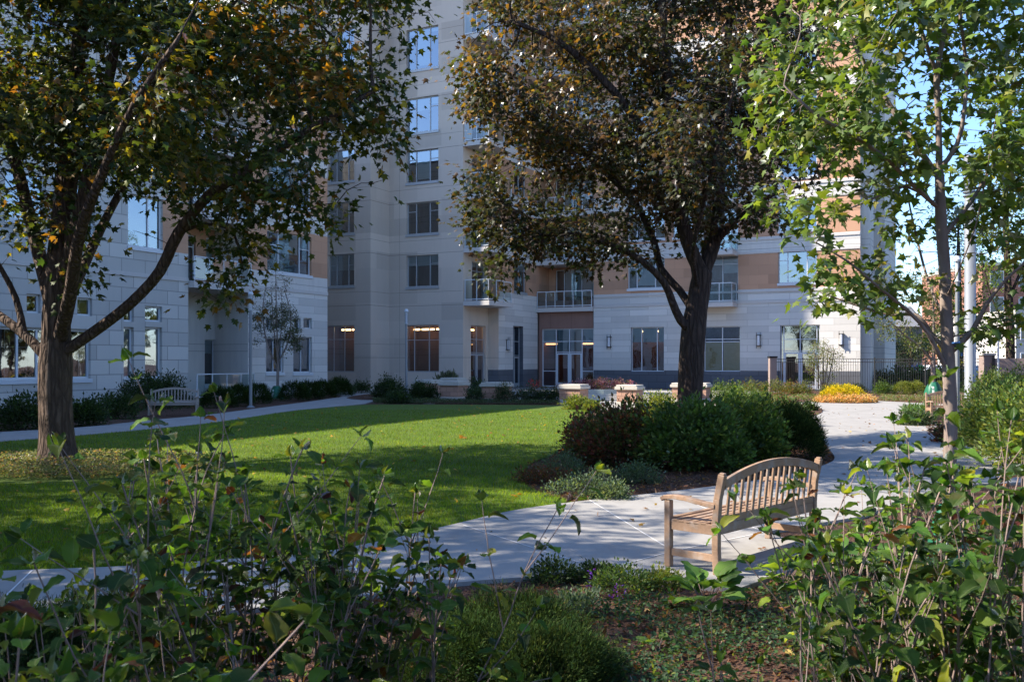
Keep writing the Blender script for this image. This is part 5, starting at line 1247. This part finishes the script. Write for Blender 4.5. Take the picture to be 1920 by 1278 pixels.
cover('ground_cover','low dark green trailing ground cover in the near bed',[G(*p) for p in [(1000,1180),(1200,1130),(1420,1120),(1600,1060),(1900,1050),(2100,1270),(2000,1420),(900,1420)]],19000,.033,[((.03,.07,.03),5),((.05,.10,.035),3),((.12,.16,.03),.8),((.16,.08,.04),.7)],.08,clump=.25)
cover('ground_cover','pale wintercreeper spreading round the foot of the big left tree',disc(tc[0]+.1,tc[1]-.05,2.7,1.55,30),24000,.04,[((.14,.17,.07),4),((.22,.22,.12),3),((.28,.17,.10),2),((.08,.11,.04),2)],.20,clump=9)
cover('ground_cover','thin creeping green cover in the shaded bed below the stone wing',[G(*p) for p in [(0,800),(380,768),(620,742),(600,736),(350,745),(0,765)]],9000,.06,DGR,.10,clump=.2)
cover('ground_cover','low lavender border along the back edge of the lawn',[G(*p) for p in [(700,757),(1050,759),(1050,756),(700,752)]],9000,.06,[((.05,.08,.03),4),((.08,.10,.05),3)],.16,clump=.4)
cover('ground_cover','low pinkish green flowers in the sunny bed before the iron fence',[G(*p) for p in [(1370,757),(1560,750),(1560,745),(1380,748)]],8000,.07,[((.10,.16,.04),4),((.22,.10,.10),2),((.16,.20,.06),2)],.18,clump=.6)
cover('ground_cover','low pink and green cover along the kerb before the small yellow-green tree',[G(*p) for p in [(1650,753),(1780,756),(1780,748),(1650,745)]],7000,.07,[((.12,.17,.05),4),((.25,.14,.12),2),((.18,.18,.08),2)],.16,clump=.6)
cover('ground_cover','green lilies in the bed right of the sunny path',[G(*p) for p in [(1690,772),(1760,774),(1755,792),(1712,792)]],2600,.20,[((.06,.12,.03),4),((.10,.17,.04),2)],.22,tpl=T_NEEDLE,clump=.6)
cover('ground_cover','low rusty sedum in the wedge bed behind the young maple',[G(*p) for p in [(1735,808),(1830,815),(1830,835),(1775,826)]],3000,.05,[((.16,.06,.04),3),((.08,.08,.03),3)],.16,clump=.6)
# yellow mums with an orange rim
mx,my=G(1602,757); shrub('mum_mound','bright yellow mum mound in the round bed on the path','flowers',mx,my+1.3,.98,.72,.66,420,26,T_OVAL,.06,[((.62,.50,.03),5),((.48,.40,.04),3),((.12,.17,.03),1.8)],stems=0,z0=.04,mat='petal',shell=.85,cj=.15,spread=.05,lump=.06)
shrub('orange_flower_ring','orange and cream flowers ringing the yellow mum mound','flowers',mx,my+1.05,1.38,1.05,.34,620,20,T_OVAL,.05,[((.66,.34,.14),4),((.70,.50,.28),3),((.20,.22,.06),2)],stems=0,z0=.04,mat='petal',shell=.7,cj=.15,spread=.05,lump=.05)
# foundation planting of the wing
def fs(px,py,rx,h,label,pal=DGR,name='green_shrub',n=150,per=18,tpl=T_OVAL,ls=.08,mat='leaf',ry=None,shell=.4,z0=0,seed=0,spread=.09,stems=6,group=None,up=.35,lump=.2):
    x,y=at(px,py); return shrub(name,label,'shrub',x,y+(ry or rx)*.6,rx,ry or rx*.8,h,n,per,tpl,ls,pal,spread=spread,stems=stems,seed=px+seed,mat=mat,shell=shell,z0=z0,group=group,up=up,lump=lump)
fs(30,808,.75,.85,'dark leafy bush below the big left window',n=220); fs(150,800,.55,.7,'small dark bush behind the big trunk by the stone wall',n=160); fs(205,786,.7,.75,'low spreading bush between the trunk and the far bench'); fs(252,768,.9,1.35,'tall dark bush under the narrow windows left of the far bench',n=300); fs(305,764,.85,1.30,'round dark bush behind the far left bench',n=260)
hl=['first','second','third','fourth','fifth','sixth','seventh','eighth']
for i,(px,py,rx,h) in enumerate(((403,765,.62,.75),(440,762,.62,.78),(478,757,.6,.78),(548,752,.66,.85),(578,749,.62,.82),(604,747,.6,.80),(632,744,.66,.90))):
    fs(px,py,rx,h,hl[i]+' clipped dark yew of the hedge row along the wing, counted from the bench end',YEW,'yew_shrub',n=230,per=24,tpl=T_NEEDLE,ls=.09,mat='needle',shell=.8,spread=.06,group='clipped yews along the wing',lump=.06)
fs(645,741,.55,.75,'small dark bush at the inner corner left of the walk end',n=90); fs(676,738,.5,.72,'small round bush right at the end of the left walk',n=90)
fs(728,750,.8,1.0,'bushy dark shrub left of the slim post at the plaza',n=260); fs(785,752,.5,.75,'dark shrub right of the slim post, before the first pier',n=160); fs(745,757,.5,.5,'low green plant at the foot of the slim post',n=90)
fs(808,752,.35,.7,'narrow bush between the two shaded piers',n=70); fs(893,748,.5,.9,'dark rose bush between the corner pier and the door',n=110); 
for i,(px,h) in enumerate(((888,.70),(944,.78),(974,.62),(1001,.62),(1022,.58),(1043,.6))):
    fs(px,756,.42,h,hl[i]+' rose bush of the row behind the lawn, counted from the left',[((.03,.06,.025),4),((.05,.08,.03),3),((.20,.05,.06),.25)],'rose_bush',n=110,per=16,ls=.06,group='rose bushes behind the lawn')
fs(1083,769,.5,.42,'bright lime plant at the lawn corner below the pier',LIM,n=110); fs(1112,772,.35,.3,'small lime tuft beside the plaza paving',LIM,n=60)
fs(838,737,.6,1.0,'feathery grey grass clump behind the piers',[((.12,.14,.10),3),((.08,.10,.06),2)],n=90,tpl=T_NEEDLE,ls=.3,name='ornamental_grass',up=1)
sun=[((.11,.14,.03),4),((.15,.16,.05),3),((.20,.12,.04),1.2)]
for i,(px,py,rx,h,l,p_) in enumerate(((1352,752,.8,.75,'green bush right of the sunlit pier',MGR),(1375,748,.6,.65,'lime bush in the sunny bed before the gold-blind window',LIM),(1412,747,.75,.95,'largest olive bush in the sunny bed',sun),(1452,748,.7,.9,'olive bush left of the gated door',sun),(1483,746,.5,.7,'orange-tinged bush before the gated door',sun+[((.3,.12,.04),3)]),(1508,746,.6,.72,'olive bush right of the gated door',sun),(1560,741,.45,.55,'small bush at the foot of the multi-stemmed shrub',sun),(1425,757,.5,.5,'leafy plant at the front of the sunny bed',MGR),(1390,762,.6,.6,'green plant spilling on the sunny bed edge',MGR),(1608,738,.7,.45,'low bush behind the yellow mums',sun),(1661,743,.45,.75,'small round bush between the mums and the clipped hedge',MGR),(1460,769,.5,.3,'low yellowish plant in the small bed on the path',sun),(1490,776,.28,.24,'tiny grey-green plant in the small bed on the path',GG),(1520,772,.22,.24,'tiny dark plant at the tip of the small bed',DGR))):
    fs(px,py,rx,h,l,p_,n=130,per=16,ls=.065)
for i,(px,l) in enumerate(((1700,'clipped yellow-green box ball nearest the mums'),(1722,'clipped yellow-green box ball left of the bagged tree'),(1770,'clipped yellow-green box ball right of the bagged tree'))):
    fs(px,743,.60,.72,l,[((.13,.17,.03),4),((.19,.21,.04),3)],'box_shrub',n=260,per=18,ls=.045,shell=.85,spread=.05,group='clipped box balls before the fence',lump=.05)
for i,(x,y,rx,h,l) in enumerate(((24.5,58,2.6,1.0,'dark hedge mound beyond the fence, left part'),(28.5,62,2.6,1.1,'dark hedge mound beyond the fence, right part'))):
    shrub('dark_shrub',l,'shrub',x,y,rx,rx*.8,h,300,18,T_OVAL,.16,YEW,spread=.2,stems=0,seed=700+i,shell=.8)
fs(1725,800,.45,.3,'low dark plant at the corner of the lily bed',DGR,n=80); fs(1800,833,.4,.4,'rusty dark plant at the foot of the light column',BUR,n=90); 
# right-hand yellow-green shrubs
for px,yy,rx,h,l,n_ in ((1858,25,.75,1.35,'yellow-green shrub just right of the light column',330),(1900,21,.8,1.35,'middle yellow-green shrub of the right-hand bank',330),(1905,15.5,.95,1.35,'large sunlit shrub at the right edge with bare stems below',520),(1850,17.8,.62,.95,'smaller sunlit shrub in front of the light column foot',260),(1990,12.0,1.0,1.5,'tall shrub cut by the right edge behind the near leaves',380)):
    shrub('golden_shrub',l,'shrub',W(px,0,yy)[0],yy,rx,rx*.8,h,n_,20,T_OVAL,.065,LIM+MGR[:2],spread=.08,stems=40,stem_mat='twig_pale',seed=px,low=.35,shell=.35)
for px,yy,rx,h,l in ((1868,30,1.0,1.4,'dark conifer bush before the solid fence'),(1835,38,.9,1.0,'dark low bush at the fence foot right of the column'),(1915,33,1.0,1.5,'dark bush at the right edge before the solid fence')):
    shrub('dark_shrub',l,'shrub',W(px,0,yy)[0],yy,rx,rx*.8,h,240,20,T_OVAL,.08,DGR,spread=.1,stems=5,seed=px)

# ------------------------------------------------------------------ the near leafy shrubs (viburnum): canes with paired leaves
def cane_shrub(label,x,y,n,h,rad,lean,ls,pal,seed,dens=1.0,leaf_from=.45,group=None,twigs=2,pairs=.10,dirb=(0,0)):
    g=np.random.default_rng(seed); o=empty('viburnum_shrub',(x,y,0)); tag(o,label,'shrub',group)
    ch=[];P=[];D=[];N=[];SZ=[]
    def canes(b,d,L,r,t0):
        m=max(4,int(L/.07)); pts=[np.array(b,float)]; dd=unit(np.array(d,float)); cv=g.normal(0,.035,3)
        for i in range(m):
            dd=unit(dd+cv*.35+g.normal(0,.045,3)+np.array([0,0,.02])); pts.append(pts[-1]+dd*L/m)
        pts=np.array(pts); ch.append((pts,np.linspace(r,r*.42,len(pts))))
        ph=g.random()*3.1; s=0
        for i in range(1,len(pts)):
            t=i/m; s+=L/m
            if t<t0: continue
            if s>=pairs*(.8+.5*g.random()) or i==len(pts)-1:
                s=0; ph+=1.57; T=unit(pts[i]-pts[i-1]); X=unit(np.cross(T,[.3,.2,.9])); Y=np.cross(T,X)
                for q in (0,math.pi):
                    if g.random()>dens: continue
                    e=X*math.cos(ph+q)+Y*math.sin(ph+q); pet=.018
                    P.append(pts[i]+e*pet); D.append(unit(e*1.0+T*.45+np.array([0,0,-.28])+g.normal(0,.18,3))); N.append(unit(T*.9+np.array([0,0,.7])+g.normal(0,.28,3))); SZ.append(ls*(.55+.6*g.random())*(1.12-.35*t))
                if i==len(pts)-1:
                    for q in (.7,3.6): 
                        e=X*math.cos(ph+q)+Y*math.sin(ph+q); P.append(pts[i]); D.append(unit(e*.6+T)); N.append(unit(e-T*.2+np.array([0,0,.5]))); SZ.append(ls*.5)
        return pts
    for k in range(n):
        a=g.random()*6.28; rr=rad*g.random()**.6; b=(math.cos(a)*rr,math.sin(a)*rr,-.02)
        d=(math.cos(a)*lean*g.random()+dirb[0]+g.normal(0,.07),math.sin(a)*lean*g.random()+dirb[1]+g.normal(0,.07),1)
        L=h*(.62+.42*g.random()); p=canes(b,d,L,.0052+.003*g.random(),leaf_from)
        for q in range(twigs):
            i=int(len(p)*(.35+.5*g.random())); dd=p[min(i+1,len(p)-1)]-p[i-1]; canes(p[i],unit(dd)+g.normal(0,.38,3)+np.array([0,0,.15]),L*(.18+.22*g.random()),.0034,.2)
    n=len(P); tubes(ch,'stems',M['twig_pale'],o)
    P=np.array(P);D=np.array(D);N=np.array(N);SZ=np.array(SZ);cc=jitter(pick(pal,n),.28); w3=g.integers(0,3,n)
    for q,tp in enumerate((T_VIB,T_VIB2,T_VIB3)):
        k=w3==q; leaf_cloud('foliage',P[k],D[k],N[k],SZ[k],cc[k],tp,M['leaf_big'],o,uv=tp[2])
    return o
VG=[((.06,.125,.018),5),((.09,.17,.022),4),((.035,.075,.015),4),((.20,.25,.03),1.3),((.24,.10,.04),.4),((.10,.03,.02),.3)]
cane_shrub('near viburnum shrub spreading over the lower left, its top leaves against the far walk',-1.12,3.15,24,1.54,.42,.26,.082,VG,71,dens=.95,pairs=.07,twigs=4)
cane_shrub('near viburnum shrub with many upright canes left of the middle, before the lawn',-.68,3.45,24,1.44,.38,.24,.080,VG,72,dens=.92,pairs=.07,twigs=4)
cane_shrub('thin viburnum canes reaching over the path right of the left thicket',-.36,3.6,9,1.22,.18,.26,.085,VG,73,dens=.7,leaf_from=.3)
cane_shrub('closest viburnum shrub in the lower left corner with large dark leaves',-.96,1.95,12,1.42,.22,.22,.105,VG,74,dens=.9,leaf_from=.35)
cane_shrub('low leafy viburnum filling the bottom of the left thicket',-.76,2.75,40,.78,.55,.30,.088,VG,75,dens=.95,leaf_from=.2,pairs=.08)
cane_shrub('low viburnum shoots below the thin canes at the bottom middle',-.22,2.8,22,.76,.30,.30,.08,VG,76,dens=.9,leaf_from=.2,pairs=.08)
cane_shrub('near viburnum shrub with purple-grey canes right behind the bench',1.38,3.3,22,1.47,.28,.20,.082,VG,77,dens=.9,pairs=.08,twigs=4)
cane_shrub('near viburnum shrub at the lower right in front of the young maple',1.64,3.1,22,1.52,.34,.22,.085,VG,78,dens=.92,pairs=.08,twigs=4)
cane_shrub('viburnum thicket in a spot of sun behind the right-hand canes, left of the green bag',1.98,4.9,20,.85,.45,.28,.075,VG+[((.22,.30,.04),4)],82,dens=.9,leaf_from=.25)
cane_shrub('viburnum thicket right of the green bag at the right edge',3.15,5.3,26,1.2,.45,.28,.08,VG,83,dens=.9,leaf_from=.25)
cane_shrub('closest viburnum shrub at the right edge with very large blurred leaves',.96,1.68,10,1.42,.10,.07,.115,VG,179,dens=.9)
cane_shrub('low leafy viburnum filling the bottom right corner',1.4,2.9,34,.80,.50,.28,.085,VG,80,dens=.9,leaf_from=.25)
cane_shrub('sparse viburnum shoots at the lower right, left of the purple-grey canes',.86,3.3,5,.95,.15,.25,.07,VG,81,dens=.7,leaf_from=.45)

# ------------------------------------------------------------------ sky, sun, camera
SUN_EL=40.0; SUN_DIR=Vector((-1,-.0,0))   # towards the sun, on the ground
w=bpy.data.worlds.new('World'); S.world=w; w.use_nodes=True; nt=w.node_tree; nt.nodes.clear()
sky=nt.nodes.new('ShaderNodeTexSky'); sky.sky_type='NISHITA'; sky.sun_disc=False; sky.sun_elevation=R(SUN_EL); sky.sun_rotation=R(270); sky.air_density=1.0; sky.dust_density=.3; sky.ozone_density=5.0
bg=nt.nodes.new('ShaderNodeBackground'); bg.inputs['Strength'].default_value=.14
out=nt.nodes.new('ShaderNodeOutputWorld'); mxw=nt.nodes.new('ShaderNodeMix'); mxw.data_type='RGBA'; mxw.blend_type='MULTIPLY'; mxw.inputs[0].default_value=1; mxw.inputs[7].default_value=(.95,.98,1.07,1); nt.links.new(sky.outputs[0],mxw.inputs[6]); nt.links.new(mxw.outputs[2],bg.inputs['Color']); nt.links.new(bg.outputs[0],out.inputs['Surface'])
l=bpy.data.lights.new('sun','SUN'); l.energy=5.0; l.angle=R(.55); l.color=(1,.92,.80); so=bpy.data.objects.new('sun',l); C.objects.link(so)
sd=Vector((SUN_DIR.x*math.cos(R(SUN_EL)),SUN_DIR.y*math.cos(R(SUN_EL)),math.sin(R(SUN_EL)))); so.rotation_euler=sd.to_track_quat('Z','Y').to_euler()
cam=bpy.data.cameras.new('camera'); co=bpy.data.objects.new('camera',cam); C.objects.link(co); S.camera=co
co.location=(0,0,EYE); co.rotation_euler=(R(90),0,0); cam.sensor_width=36; cam.lens=36*F/1920; cam.shift_y=(HY-639)/1920; cam.clip_end=3000; cam.clip_start=.05
cam.dof.use_dof=True; cam.dof.focus_distance=17; cam.dof.aperture_fstop=10
S.view_settings.view_transform='Standard'; S.view_settings.look='None'; S.view_settings.exposure=1.3; S.view_settings.gamma=1
S.cycles.use_denoising=True; S.cycles.max_bounces=7; S.cycles.transparent_max_bounces=12; S.cycles.diffuse_bounces=3; S.cycles.glossy_bounces=3; S.cycles.caustics_reflective=False; S.cycles.caustics_refractive=False
S.cycles.sample_clamp_indirect=6
